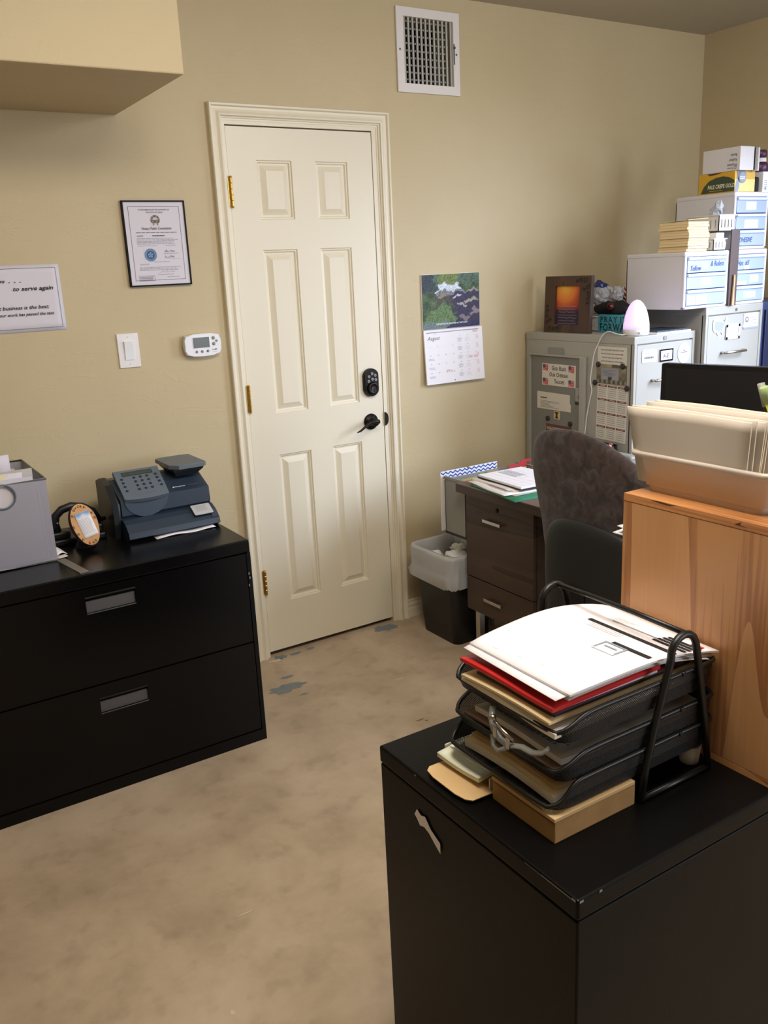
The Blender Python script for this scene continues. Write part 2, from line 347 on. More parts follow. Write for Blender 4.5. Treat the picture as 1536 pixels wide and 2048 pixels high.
    def build(s, name, parent=None, loc=None, **props):
        me = bpy.data.meshes.new(name); bmesh.ops.recalc_face_normals(s.bm, faces=[f for f in s.bm.faces if len(f.link_loops if False else f.verts) > 2 and any(len(e.link_faces) > 1 for e in f.edges)])
        s.bm.to_mesh(me); s.bm.free()
        for n in s.mats: me.materials.append(MATS[n])
        o = bpy.data.objects.new(name, me); COL.objects.link(o)
        if parent is not None:
            o.parent = parent; me.transform(ORG[parent.name].inverted()); ORG[o.name] = ORG[parent.name]
        else:
            if loc is None:
                xs = [v.co for v in me.vertices]
                loc = ((min(p.x for p in xs)+max(p.x for p in xs))/2, (min(p.y for p in xs)+max(p.y for p in xs))/2, min(p.z for p in xs))
            M = Matrix.Translation(loc); me.transform(M.inverted()); o.location = loc; ORG[o.name] = M
        for k, v in props.items(): o[k] = v
        return o
ORG = {}
def thing(name, label, cat, loc, group=None):
    o = bpy.data.objects.new(name, None); COL.objects.link(o); o.location = loc; o.empty_display_size = .05
    o['label'] = label; o['category'] = cat
    if group: o['group'] = group
    ORG[o.name] = Matrix.Translation(loc); return o
def tagged(mb, name, label, cat, group=None, loc=None):
    p = dict(label=label, category=cat)
    if group: p['group'] = group
    return mb.build(name, None, loc, **p)
def lerp(a, b, t): return a+(b-a)*t
def mixc(a, b, t): return tuple(lerp(x, y, max(0, min(1, t))) for x, y in zip(a, b))
def arc(cx, cy, r, a0, a1, n, ry=None):
    ry = ry or r; return [(cx+r*math.cos(math.radians(lerp(a0, a1, i/n))), cy+ry*math.sin(math.radians(lerp(a0, a1, i/n)))) for i in range(n+1)]
def rrect(u0, u1, v0, v1, r, n=4):
    return arc(u1-r, v0+r, r, -90, 0, n)+arc(u1-r, v1-r, r, 0, 90, n)+arc(u0+r, v1-r, r, 90, 180, n)+arc(u0+r, v0+r, r, 180, 270, n)

def spline(P, n=5):
    P = [Vector(p) for p in P]; out = []
    for i in range(len(P)-1):
        a, c, d, e = P[max(i-1, 0)], P[i], P[i+1], P[min(i+2, len(P)-1)]
        for k in range(n):
            t = k/n; out.append(.5*((2*c)+(d-a)*t+(2*a-5*c+4*d-e)*t*t+(3*c-a-3*d+e)*t**3))
    return out+[P[-1]]

A('black_cabinet_paint', '#0b0a0a', .33, 0, .12, bump=.03, bscale=300)

A('frame_black', '#0a0a0b', .5, 0, .15)

A('louvre_grey', '#b3b2ab', .45)
# ------------------------------------------------------------------ the room
XR, ZC, XL, YF = 2.567, 2.568, -4.2, -6.2
def struct(mb, name): return mb.build(name, None, (0, 0, 0), kind='structure')
b = MB(); b.box(XL, XR, YF, .3, -.1, 0, 'worn_concrete')
# old paint stains and scuffs with a shape of their own
def blob(mb, cx, cy, rx, ry, m, seed, z=.0008, n=22):
    r = random.Random(seed); mb.poly(W, [(cx+rx*(.6+.6*r.random())*math.cos(2*math.pi*i/n), cy+ry*(.6+.6*r.random())*math.sin(2*math.pi*i/n)) for i in range(n)], m, z)
for i, (x, y, rx, ry, m) in enumerate([(-.07, -.30, .075, .035, 'concrete_blue'), (-.03, -.215, .03, .012, 'concrete_blue'), (.03, -.03, .03, .02, 'concrete_blue'), (.10, -.035, .03, .012, 'concrete_blue'), (.545, -.045, .06, .035, 'concrete_blue'), (.17, -.03, .02, .01, 'concrete_blue'),
    (-.045, -.385, .02, .006, 'concrete_blue'), (-.711, -1.345, .022, .003, 'concrete_pale'), (-.858, -1.61, .006, .008, 'concrete_pale'), (.0, -.05, .04, .012, 'concrete_pale'), (.316, -.5, .022, .003, 'concrete_pale'), (.193, -.813, .02, .003, 'concrete_dark'), (.21, -.83, .008, .004, 'concrete_dark')]):
    blob(b, x, y, rx, ry, m, i)
struct(b, 'floor')
b = MB(); b.box(XL, XR, YF, .3, ZC, ZC+.1, 'ceiling_paint'); struct(b, 'ceiling')
b = MB()   # door wall with the opening and the vent hole
T = .12; dx0, dx1, dz = -.013, .632, 2.0725; vx0, vx1, vz0, vz1 = .777, 1.018, 2.24, 2.478
for x0, x1, z0, z1 in [(XL, dx0, 0, ZC), (dx0, dx1, dz, ZC), (dx1, vx0, 0, ZC), (vx0, vx1, 0, vz0), (vx0, vx1, vz1, ZC), (vx1, XR, 0, ZC)]:
    b.box(x0, x1, 0, T, z0, z1, 'tan_plaster')
b.box(dx0, dx1, T, T+.05, 0, dz, 'black_gap'); b.box(vx0, vx1, T+.1, T+.12, vz0, vz1, 'black_gap')
for x0, x1, z0, z1 in [(vx0-.01, vx0, vz0, vz1), (vx1, vx1+.01, vz0, vz1), (vx0, vx1, vz0-.01, vz0), (vx0, vx1, vz1, vz1+.01)]: b.box(x0, x1, T, T+.1, z0, z1, 'steel_dull')
struct(b, 'wall_back')
b = MB(); b.box(XR, XR+.1, YF, T, 0, ZC, 'tan_plaster'); struct(b, 'wall_right')
b = MB(); b.box(XL-.1, XL, YF, T, 0, ZC, 'tan_plaster'); struct(b, 'wall_left')
b = MB(); b.box(XL-.1, XR+.1, YF-.1, YF, 0, ZC, 'tan_plaster'); struct(b, 'wall_front')
b = MB(); b.box(XL, -.383, -.647, 0, 2.070, ZC, 'tan_plaster', bev=.004); struct(b, 'wall_soffit')
# door casing
def casing_profile():   # (across from outer edge inwards, stand-off)
    return [(0, 0), (0, .018), (.003, .022), (.009, .022), (.011, .018), (.013, .0135), (.020, .0125), (.027, .014), (.036, .0195), (.041, .0185), (.043, .012), (.046, .010), (.048, .010), (.049, .005), (.0555, .005), (.0555, 0)]
ox0, ox1, oz = -.0625, .6875, 2.1275
b = MB(); R = []
for u, v in casing_profile():
    R.append([Vector((ox0+u, -v, -.004)), Vector((ox0+u, -v, oz-u)), Vector((ox1-u, -v, oz-u)), Vector((ox1-u, -v, -.004))])
rings = [[R[i][k] for i in range(len(R))] for k in range(4)]
b.loft(rings, 'cream_paint', True, smooth=False)
b.box(.6125, .6320, -.003, .05, 0, 2.0725, 'cream_paint'); b.box(-.0130, -.0020, -.003, .05, 0, 2.0725, 'cream_paint'); b.box(-.0020, .6125, -.003, .05, 2.0590, 2.0725, 'cream_paint'); b.box(-.0019, .6124, .0365, .05, 0, 2.0589, 'black_gap')
tr = struct(b, 'trim_1')
b = MB(); b.prism(F((.6125, -.0066, .926), (1, 0, 0), (0, 0, 1)), arc(0, 0, .018, -90, 90, 14, .029), 0, .0022, 'bronze_black'); b.build('strike_plate', tr, label='black strike plate')
# baseboards
def baseboard(name, p0, p1, nrm):
    b = MB(); p0 = Vector(p0); p1 = Vector(p1); n = Vector(nrm)
    pr = [(0, 0), (.013, 0), (.013, .040), (.010, .048), (.012, .054), (.012, .063), (.007, .069), (.007, .078), (0, .082)]
    b.loft([[p+n*a+Vector((0, 0, h)) for a, h in pr] for p in (p0, p1)], 'cream_paint', smooth=False); struct(b, name)
baseboard('baseboard_back_right', (ox1, 0, 0), (XR, 0, 0), (0, -1, 0))
baseboard('baseboard_back_left', (XL, 0, 0), (ox0, 0, 0), (0, -1, 0))
baseboard('baseboard_right', (XR, -.02, 0), (XR, YF, 0), (-1, 0, 0))

# ------------------------------------------------------------------ door
DW, DH, DG = .6105, 2.033, .021
b = MB(); f = wallF(0, DG)
cols = [(.112, .256), (.357, .497)]; rows = [(.207, .823), (.988, 1.606), (1.714, 1.922)]
xs = [0]+[v for c in cols for v in c]+[DW]; zs = [0]+[v for r_ in rows for v in r_]+[DH]
for i in range(len(xs)-1):
    for j in range(len(zs)-1):
        if i in (1, 3) and j in (1, 3, 5):
            u0, u1, v0, v1 = xs[i], xs[i+1], zs[j], zs[j+1]
            R = [(0, 0), (.003, -.005), (.007, -.0055), (.011, -.0115), (.016, -.012), (.037, -.001), (.039, -.001)]
            rg = [[f.p(u0+d, v0+d, h), f.p(u1-d, v0+d, h), f.p(u1-d, v1-d, h), f.p(u0+d, v1-d, h)] for d, h in R]
            b.loft(rg, 'cream_paint', True, False, True, smooth=False)
        else: b.rect(f, xs[i], xs[i+1], zs[j], zs[j+1], 'cream_paint')
bmesh.ops.remove_doubles(b.bm, verts=b.bm.verts, dist=.0001)
P = [f.p(*q) for q in ((0, 0, 0), (DW, 0, 0), (DW, DH, 0), (0, DH, 0))]; Q = [f.p(*q) for q in ((0, 0, -.035), (DW, 0, -.035), (DW, DH, -.035), (0, DH, -.035))]
for i in range(4): b.face([P[i], P[(i+1) % 4], Q[(i+1) % 4], Q[i]], 'cream_paint')
b.face(Q[::-1], 'cream_paint')
door = struct(b, 'door_1')
for z in (1.831, 1.080, .331):
    b = MB()
    for k in range(5): b.lathe((.0005, -.0115, z-.05+k*.02), [(.0, .0004), (.0055, .0004), (.0058, .002), (.0058, .0185), (.0050, .0198), (0, .0198)], 'brass', 12, smooth=False)
    b.lathe((.0005, -.0115, z+.05), [(.006, 0), (.006, .003), (0, .006)], 'brass', 10); b.lathe((.0005, -.0115, z-.056), [(0, 0), (.006, .003), (.006, .006)], 'brass', 10)
    b.box(-.009, .0, -.0075, -.0065, z-.048, z+.048, 'brass'); b.box(.0, .004, -.0055, -.001, z-.048, z+.048, 'brass')
    b.build('hinge', door, label='brass hinge')
# keypad deadbolt
kf = wallF(.551, 1.087)
b = MB(); n = 16
o1 = arc(0, .016, .0375, 20, 160, n, .042)+arc(0, -.016, .0375, 200, 340, n, .042)
b.prism(kf, o1, 0, .016, 'bronze_black', bev=.004); lock = b.build('keypad_deadbolt', door, label='black keypad deadbolt')
b = MB(); b.lathe(kf.p(.003, -.024, .016), [(.026, 0), (.026, .007), (.024, .010), (.017, .011), (.015, .009), (0, .009)], 'bronze_black', 28, (0, -1, 0)); b.build('lock_cylinder_cover', lock)
for i, (u, v) in enumerate([(.003, .036), (-.012, .025), (.018, .028), (.004, .013), (-.014, .006), (.020, .010)]):
    b = MB(); b.lathe(kf.p(u-.002, v, .016), [(.0065, 0), (.0065, .003), (.005, .0042), (0, .0042)], 'keypad_rubber', 14, (0, -1, 0)); b.disc(F(kf.p(u-.002, v, .0204), (1, 0, 0), (0, 0, 1)), 0, 0, .0022, 'ink', 0, 8); b.build('keypad_button', lock, label='grey keypad button')
hf = wallF(.546, .922)
b = MB(); b.lathe(hf.p(0, 0, 0), [(.034, 0), (.034, .004), (.031, .009), (.018, .012), (.014, .016), (.013, .046), (.0, .048)], 'bronze_black', 28, (0, -1, 0)); hd = b.build('door_handle', door, label='black door handle')
b = MB(); path = [(.012, .004, .050), (.002, .006, .053), (-.018, .007, .054), (-.04, .003, .055), (-.062, -.008, .056), (-.085, -.021, .058), (-.104, -.026, .060)]
rr = [.009, .0105, .009, .0075, .0065, .005, .002]; rings = []
for (u, v, w_), r_ in zip(path, rr): rings.append([hf.p(u, v+r_*math.sin(a), w_+r_*.75*math.cos(a)) for a in [2*math.pi*k/10 for k in range(10)]])
b.loft(rings, 'bronze_black'); b.build('lever', hd)

# ------------------------------------------------------------------ things on the door wall
# ceiling-height air vent
t = thing('air_vent', 'white square air vent grille high on the wall right of the door', 'air vent', (.896, 0, 2.207))
b = MB(); f = wallF(.744, 2.207); Wd, Hd = .304, .303
for u0, u1, v0, v1 in [(0, Wd, 0, .033), (0, Wd, Hd-.032, Hd), (0, .033, .033, Hd-.032), (Wd-.030, Wd, .033, Hd-.032)]: b.box(u0, u1, v0, v1, 0, .010, 'switch_white', f=f)
b.build('vent_frame', t)
b = MB()
for k in range(12):
    u = .040+k*.0205; b.prism(F(f.p(u, .033, -.001), (1, 0, 0), (0, 1, 0)), [(0, 0), (.0080, 0), (.0105, .018), (.0085, .018), (.006, .003), (0, .003)], 0, .238, 'louvre_grey')
for k in range(9):
    v = .052+k*.0262; b.box(.033, Wd-.03, v, v+.006, -.03, -.027, 'louvre_grey', f=f)
b.build('louvers', t, label='grey crossed louvre blades')
b = MB(); b.box(.275, .2775, .115, .19, .010, .014, 'ink_and_shade', f=f); b.box(.2735, .279, .172, .18, .010, .019, 'ink_and_shade', f=f); b.build('damper_lever', t)
for u in (.014, .288):
    b = MB(); b.lathe(f.p(u, .152, .010), [(.0045, 0), (.004, .0015), (0, .002)], 'steel_dull', 12, (0, -1, 0)); b.build('screw', t)
# notary certificate
t = thing('framed_certificate', 'black framed notary certificate with a blue seal hanging above the light switch', 'certificate', (-.2945, 0, 1.517))
f = wallF(-.4055, 1.517); CW, CH = .2225, .285; b = MB()
for u0, u1, v0, v1 in [(0, CW, 0, .005), (0, CW, CH-.005, CH), (0, .005, .005, CH-.005), (CW-.005, CW, .005, CH-.005)]: b.box(u0, u1, v0, v1, 0, .014, 'frame_black', f=f)
b.build('picture_frame', t, label='thin black frame')
b = MB(); b.box(.004, CW-.004, .004, CH-.004, .002, .010, 'paper_lilac', f=f); g = f.at(0, 0, .0104)
b.frame(g, .021, CW-.021, .020, CH-.020, .0009, 'ink')
b.text(g, CW/2, .252, .0072, 'IN THE NAME AND BY THE AUTHORITY OF', 'ink_and_shade', align='CENTER', bold=.01, sx=.78); b.text(g, CW/2, .2435, .0072, 'THE STATE OF TEXAS', 'ink_and_shade', align='CENTER', bold=.01, sx=.85)
def emblem(u, v):
    d = math.hypot((u-.5)*1.9, (v-.52)*2.0)
    c = (.845, .83, .86)
    if v < .28 and (.12 < abs(u-.5) < .3): c = (.68, .5, .52)
    if d < .92 and v > .2: c = mixc((.28, .27, .30), (.62, .56, .50), .5+.5*math.sin(u*17)*math.sin(v*13))
    if d < .5 and v > .5: c = (.78, .76, .74)
    return c
b.picture(g, CW/2-.016, CW/2+.018, .203, .238, 32, 32, emblem, .0004)
b.text(g, CW/2+.003, .189, .0125, 'Notary Public Commission', 'ink_and_shade', align='CENTER', bold=.02, shear=.1, sx=.78)
b.lines(g, .040, .185, .177, .182, 1, 'ink_and_shade', ragged=0, th=.5); b.lines(g, .042, .064, .1665, .171, 1, 'ink', ragged=0, th=.5); b.lines(g, .096, .14, .1665, .171, 1, 'ink', ragged=0, th=.6)
b.lines(g, .040, .19, .140, .162, 5, 'ink_light', th=.42); b.lines(g, .042, .11, .134, .138, 1, 'ink_light', ragged=0); b.lines(g, .14, .176, .134, .138, 1, 'ink_light', ragged=0)
def seal(u, v):
    d = math.hypot(u-.5, v-.5)*2; c = (.845, .83, .86)
    if d < 1: c = (.42, .53, .68)
    if d < .62: c = (.22, .31, .46)
    if d < .42: c = mixc((.30, .44, .62), (.62, .72, .82), max(0, math.cos(5*math.atan2(v-.5, u-.5)-math.pi/2)))
    return c
b.picture(g, .061, .105, .083, .127, 44, 44, seal, .0004)
def squiggle(mb, g, u0, v0, w_, h_, seed, m, th=.0009):
    r = random.Random(seed); pts = []; n = 14
    for i in range(n+1): pts.append((u0+w_*i/n+r.uniform(-.3, .3)*w_/n, v0+h_*(r.random() if i % 2 else r.random()*.3)))
    for (a, c), (d, e) in zip(pts[:-1], pts[1:]):
        L = math.hypot(d-a, e-c) or 1e-6; nx, ny = -(e-c)/L*th/2, (d-a)/L*th/2
        mb.poly(g, [(a+nx, c+ny), (a-nx, c-ny), (d-nx, e-ny), (d+nx, e+ny)], m, .0006)
squiggle(b, g, .134, .113, .038, .010, 3, 'ink'); squiggle(b, g, .134, .094, .034, .009, 9, 'ink'); b.rect(g, .13, .185, .1095, .1102, 'ink_light', .0005); b.rect(g, .13, .19, .0905, .0912, 'ink_light', .0005)
b.lines(g, .131, .18, .106, .109, 1, 'ink_light', ragged=0); b.lines(g, .094, .148, .079, .083, 1, 'ink_light', ragged=0)
b.lines(g, .040, .19, .052, .066, 3, 'ink_light', th=.4); b.lines(g, .042, .08, .071, .077, 2, 'ink_light', th=.4)
squiggle(b, g, .11, .045, .055, .007, 4, 'ink_and_shade', .0006); squiggle(b, g, .10, .036, .06, .006, 5, 'ink_and_shade', .0006)
b.frame(g, .033, .090, .018, .036, .0008, 'ink_and_shade'); b.lines(g, .037, .086, .019, .034, 3, 'ink_and_shade', th=.4); b.lines(g, .135, .18, .028, .031, 1, 'ink_and_shade', ragged=0)
b.build('certificate_sheet', t, label='printed notary certificate sheet')
# verse sheet at the left
b = MB(); f = wallF(-.92, 1.391); b.sheet(f, .283, .213, lambda a, c: (0, 0, .0025+.004*max(0, a-.85)*c), 'paper_lilac', 10, 8, .0008)
g = f.at(0, 0, .0034); b.frame(g, .008, .272, .010, .203, .0009, 'ink')
b.text(g, .1080, .1590, .0165, 'We serve', 'ink', .002, .012, .3, 'RIGHT')
b.text(g, .1190, .1590, .0155, '. . .', 'ink', .002, .014, sx=2.2)
b.text(g, .2560, .1325, .0185, 'to serve again', 'ink', .002, .016, .3, 'RIGHT', sx=1.22)
b.text(g, .2350, .0735, .0165, 'repeat business is the best;', 'ink', .002, .010, .3, 'RIGHT', sx=1.10)
b.text(g, .2500, .0525, .0140, 'it proves your work has passed the test.', 'ink', .002, .012, .35, 'RIGHT', sx=1.03)
tagged(b, 'verse_sheet', 'white printed verse sheet reading "to serve again" taped to the wall at far left', 'sign')
# light switch
t = thing('light_switch', 'white rocker light switch below the framed certificate', 'light switch', (-.4375, 0, 1.243)); f = wallF(-.4755, 1.243); SW, SH = .076, .119
b = MB(); b.prism(f, rrect(0, SW, 0, SH, .003), 0, .0055, 'switch_white', bev=.002); b.build('wall_plate', t)
b = MB(); b.box(.021, .055, .026, .093, .005, .0065, 'switch_white', f=f); b.prism(F(f.p(.0225, .0275, .006), (0, 0, 1), (0, -1, 0)), [(0, 0), (0, .003), (.030, .0045), (.064, .0075), (.064, 0)], 0, .031, 'white_plastic'); b.build('rocker', t)
for v in (.0125, .1065):
    b = MB(); b.lathe(f.p(.038, v, .0055), [(.003, 0), (.0028, .0008), (0, .001)], 'switch_white', 10, (0, -1, 0)); b.build('screw', t)
# thermostat
t = thing('thermostat', 'white digital thermostat on the wall beside the door casing', 'thermostat', (-.171, 0, 1.262)); f = wallF(-.242, 1.262); TW, TH = .142, .079
def thermo(k): return [(k+(TW-2*k)*a, k+(TH-2*k)*c) for a, c in [(.05, .06), (.25, .0), (.5, -.015), (.75, .0), (.95, .06), (.985, .28), (1, .5), (.985, .72), (.95, .94), (.75, 1.0), (.5, 1.015), (.25, 1.0), (.05, .94), (.015, .72), (0, .5), (.015, .28)]]
b = MB(); b.prism(f, thermo(.004), 0, .008, 'dirty_white'); b.prism(f, thermo(0), .008, .030, 'white_plastic', bev=.004); b.build('thermostat_body', t)
b = MB(); b.prism(f, rrect(.030, .098, .028, .069, .004), .029, .0312, 'white_plastic'); b.rect(f, .034, .094, .031, .066, 'lcd', .0318); b.frame(f, .033, .095, .030, .067, .0012, 'ink_and_shade', .0317); b.build('display', t, label='dark grey display')
for u, v, r_ in [(.112, .062, .0062), (.112, .041, .0062), (.1235, .051, .0045), (.044, .0165, .0050), (.065, .0165, .0050), (.087, .0165, .0050)]:
    b = MB(); b.lathe(f.p(u, v, .030), [(r_, 0), (r_, .0015), (r_*.8, .003), (0, .0032)], 'grey_button', 14, (0, -1, 0)); b.build('button', t)
b = MB(); squiggle(b, f.at(0, 0, .0302), .105, .018, .018, .006, 8, 'ink', .001); b.lines(f.at(0, 0, .0302), .104, .122, .011, .014, 1, 'ink_light', ragged=0); b.build('maker_mark', t)
# wall calendar
t = thing('wall_calendar', 'wall calendar with a waterfall photo open at August, right of the door', 'calendar', (.985, 0, 1.045))
f = wallF(.824, 1.278); b = MB(); b.box(0, .309, 0, .229, .001, .007, 'paper', f=f)
def falls(u, v):
    r = random.Random(int(u*997)*131+int(v*991)); n = r.random()
    s = math.sin(u*23+v*7)*math.sin(v*19-u*5)
    u, v = u+.030*math.sin(v*21+u*5)+.018*math.sin(v*57+1)+.02*(n-.5), v+.022*math.sin(u*24+2)+.014*math.sin(u*61)+.02*(n-.5)
    c = mixc((.20, .27, .20), (.42, .50, .34), n*.7+.35*s)                      # foliage
    if v > .80: c = mixc((.28, .36, .20), (.55, .60, .34), n) if .3 < u < .62 else mixc((.20, .27, .25), (.42, .52, .42), n)
    if v > .68 and u < .22: c = mixc((.15, .18, .22), (.3, .34, .36), n)
    if .70 < v < .82 and .26 < u < .66: c = mixc((.62, .68, .78), (.95, .96, .98), n)   # falls
    if .62 < v < .70 and .26 < u < .72: c = mixc((.36, .36, .38), (.6, .62, .66), n)
    if v < .66 and u > .52: c = mixc((.17, .17, .28), (.33, .30, .38), n*.8)       # dark pool
    if v < .62 and .22 < u < .52 and v > .42: c = mixc((.22, .22, .22), (.40, .38, .34), n)
    for cx, cy, rx, ry, cc in [(.86, .50, .12, .03, (.62, .6, .55)), (.68, .42, .07, .025, (.66, .63, .6)), (.9, .28, .07, .07, (.5, .44, .48)), (.75, .18, .09, .05, (.48, .42, .45)), (.88, .68, .12, .02, (.6, .56, .52)), (.62, .58, .05, .02, (.82, .8, .84)), (.36, .59, .07, .03, (.5, .48, .34))]:
        if ((u-cx)/rx)**2+((v-cy)/ry)**2 < 1: c = mixc(cc, (.8, .78, .75), n*.3)
    if v < .5-.5*abs(u-.35)*2 and u < .6: c = mixc((.24, .34, .24), (.50, .60, .38), n)
    if v < .12 and u > .45: c = mixc((.14, .17, .32), (.28, .26, .36), n)
    if v < .12 and u <= .45: c = mixc((.32, .40, .42), (.5, .56, .55), n)
    return c
b.picture(f, .001, .308, .001, .228, 90, 68, falls, .0075)
b.text(f, .155, .018, .0088, 'THE EARTH IS THE LORDS AND ALL THAT IS IN IT', 'label_white', .008, .02, align='CENTER', sx=.86)
b.build('picture_page', t, label='glossy waterfall photograph')
f = wallF(.826, 1.276); f2 = F(f.p(0, 0, .006), (1, -.02, 0), (0, -.075, -1)); f2 = F(f.p(0, 0, .006), (1, 0, 0), (0, .07, 1))
b = MB(); b.box(0, .316, -.231, 0, -.004, .003, 'paper', f=f2); g = f2.at(0, -.231, .0034)
b.rect(g, .012, .295, .219, .2215, 'ink_and_shade', .0003); b.text(g, .016, .188, .024, 'August', 'ink_and_shade', .0004, 0, .35, sx=.95); b.text(g, .052, .212, .006, '2018', 'ink_light', .0004)
cw = .0405; day = 1
for rw in range(5):
    for cl in range(7):
        if rw == 0 and cl < 3: continue
        if day > 31: break
        u = .028+cl*cw; v = .196-rw*.0375
        m_ = 'ink_pink' if cl == 6 else 'ink_and_shade'
        b.text(g, u, v, .0062, str(day), m_, .0004, .01, align='CENTER'); day += 1
        if cl in (4, 5): b.lines(g, u-.014, u+.014, v-.024, v-.006, 4, 'ink_light' if cl == 4 else 'paper_lilac', ragged=.3)
        if cl == 0 and rw > 1: b.lines(g, u-.012, u+.02, v-.02, v-.010, 2, 'ink_light')
for u, v, l in [(.235, .098, .02), (.262, .098, .025), (.108, .048, .02), (.128, .046, .012), (.262, .208, .03)]: b.lines(g, u, u+l, v, v+.010, 3, 'ink_red', ragged=.2)
for rw in range(5): b.lines(g, .278, .292, .03+rw*.037, .05+rw*.037, 4, 'ink_pink', ragged=.3)
b.disc(g, .15, .009, .0025, 'ink', .0005, 10)
b.build('month_page', t, label='white month page with small notes')

# ------------------------------------------------------------------ left: black lateral file cabinet
t = thing('lateral_file_cabinet', 'black two drawer lateral file cabinet under the thermostat, left of the door', 'file cabinet', (-.753, -.315, 0))
X0, X1, Y0, Y1, H = -1.209, -.298, -.596, -.03, .718
b = MB()
b.box(X0, X1, Y0, Y1, .676, H, 'black_enamel', bev=.004)
b.box(X0, X0+.014, Y0, Y1, 0, .676, 'black_enamel'); b.box(X1-.014, X1, Y0, Y1, 0, .676, 'black_enamel'); b.box(X0+.014, X1-.014, Y0, Y1, 0, .040, 'black_enamel'); b.box(X0+.014, X1-.014, Y1-.01, Y1, .04, .676, 'black_enamel'); b.box(X0+.014, X1-.014, Y0+.03, Y1-.02, .355, .36, 'black_enamel')
g = wallF(0, 0, Y0-.0004)
for x, z in [(-.31, .60), (-.308, .585), (-.312, .56), (-.301, .712)]: b.rect(g, x, x+.003, z, z+.008, 'black_enamel_worn', 0)
b.build('cabinet_body', t)
for z0, z1, hz in ((.366, .672, .596), (.044, .361, .270)):
    b = MB(); hx0, hx1, hz0, hz1 = -.828, -.681, hz, hz+.050; y0, y1 = Y0+.002, Y0+.022
    for a0, a1, c0, c1 in [(X0+.016, hx0, z0, z1), (hx1, X1-.016, z0, z1), (hx0, hx1, z0, hz0), (hx0, hx1, hz1, z1)]: b.box(a0, a1, y0, y1, c0, c1, 'black_enamel')
    d = b.build('drawer', t)
    b = MB(); f = wallF(hx0, hz0, Y0+.002)
    b.poly(f, [(0, 0), (hx1-hx0, 0), (hx1-hx0, .034), (0, .034)], 'handle_grey', -.006); b.face([f.p(0, .034, -.006), f.p(hx1-hx0, .034, -.006), f.p(hx1-hx0, .05, -.02), f.p(0, .05, -.02)], 'black_plastic')
    b.box(0, hx1-hx0, -.003, .0, -.012, .001, 'handle_grey', f=f); b.box(-.002, hx1-hx0+.002, .046, .051, -.01, .003, 'black_plastic', bev=.001, f=f)
    b.face([f.p(0, 0, .0), f.p(0, .05, .0), f.p(0, .05, -.02), f.p(0, 0, -.02)], 'black_plastic'); b.face([f.p(hx1-hx0, 0, .0), f.p(hx1-hx0, .05, .0), f.p(hx1-hx0, .05, -.02), f.p(hx1-hx0, 0, -.02)], 'black_plastic')
    b.build('recessed_handle', d, label='grey recessed handle')
ZT = H
# ---- mesh file box
t = thing('mesh_file_box', 'silver wire mesh file box full of papers at the left end of the lateral cabinet', 'file box', (-1.004, -.2235, ZT))
X0, X1, Y0, Y1, Z1 = -1.157, -.852, -.406, -.041, .978; ZB = ZT+.004
b = MB(); f = wallF(X0, ZB, Y0); WW, HH = X1-X0, Z1-ZB; hc, hr = .178, .036; hv = HH-.035
# front panel with a round grip hole
n = 28; hole = [(hc+hr*math.cos(2*math.pi*i/n), hv+hr*math.sin(2*math.pi*i/n)) for i in range(n)]
def edge(u, v):
    k = min((WW-hc)/abs(u) if u > 1e-9 else (hc/abs(u) if u < -1e-9 else 1e9), ((HH-hv)/v if v > 1e-9 else (hv/abs(v) if v < -1e-9 else 1e9))); return (hc+u*k, hv+v*k)
outer = [edge(math.cos(2*math.pi*i/n), math.sin(2*math.pi*i/n)) for i in range(n)]
for i in range(n):
    j = (i+1) % n; pts = [hole[i], outer[i], outer[j], hole[j]]
    for c in [(0, 0), (WW, 0), (0, HH), (WW, HH)]:
        if min(outer[i][0], outer[j][0])-1e-6 <= c[0] <= max(outer[i][0], outer[j][0])+1e-6 and min(outer[i][1], outer[j][1])-1e-6 <= c[1] <= max(outer[i][1], outer[j][1])+1e-6: pts = [hole[i], outer[i], c, outer[j], hole[j]]
    b.poly(f, pts, 'grey_wire_mesh')
b.face([(X1, Y0, ZB), (X1, Y1, ZB), (X1, Y1, Z1), (X1, Y0, Z1)], 'grey_wire_mesh'); b.face([(X0, Y0, ZB), (X0, Y1, ZB), (X0, Y1, Z1), (X0, Y0, Z1)], 'grey_wire_mesh')
b.face([(X0, Y1, ZB), (X1, Y1, ZB), (X1, Y1, Z1), (X0, Y1, Z1)], 'grey_wire_mesh'); b.face([(X0, Y0, ZB), (X1, Y0, ZB), (X1, Y1, ZB), (X0, Y1, ZB)], 'grey_wire_mesh')
b.build('mesh_panels', t)
b = MB(); b.tube([(X0, Y0, Z1), (X1, Y0, Z1), (X1, Y1, Z1), (X0, Y1, Z1)], .0035, 'steel_dull', 8, True); b.tube([(X0, Y0, ZB), (X1, Y0, ZB), (X1, Y1, ZB), (X0, Y1, ZB)], .0035, 'steel_dull', 8, True)
b.box(X1-.03, X1-.0275, Y0+.0005, Y0+.002, ZB, Z1-.03, 'steel_dull'); b.build('rim_wire', t, label='silver rim wire')
b = MB(); b.tube([f.p(u, v, .001) for u, v in hole], .003, 'meter_light', 6, True); b.build('grip_ring', t, label='grey ring around the grip hole')
for y, m_, x1, z1, lb in [(-.398, 'paper_lilac', -.872, .972, 'white folder standing foremost in the mesh file box'), (-.385, 'paper_lilac', -.885, .988, 'white sheet behind the foremost folder in the mesh file box')]:
    b = MB(); b.box(-1.15, x1, y, y+.002, ZB+.01, z1, m_); tagged(b, 'hanging_folder', lb, 'folder')
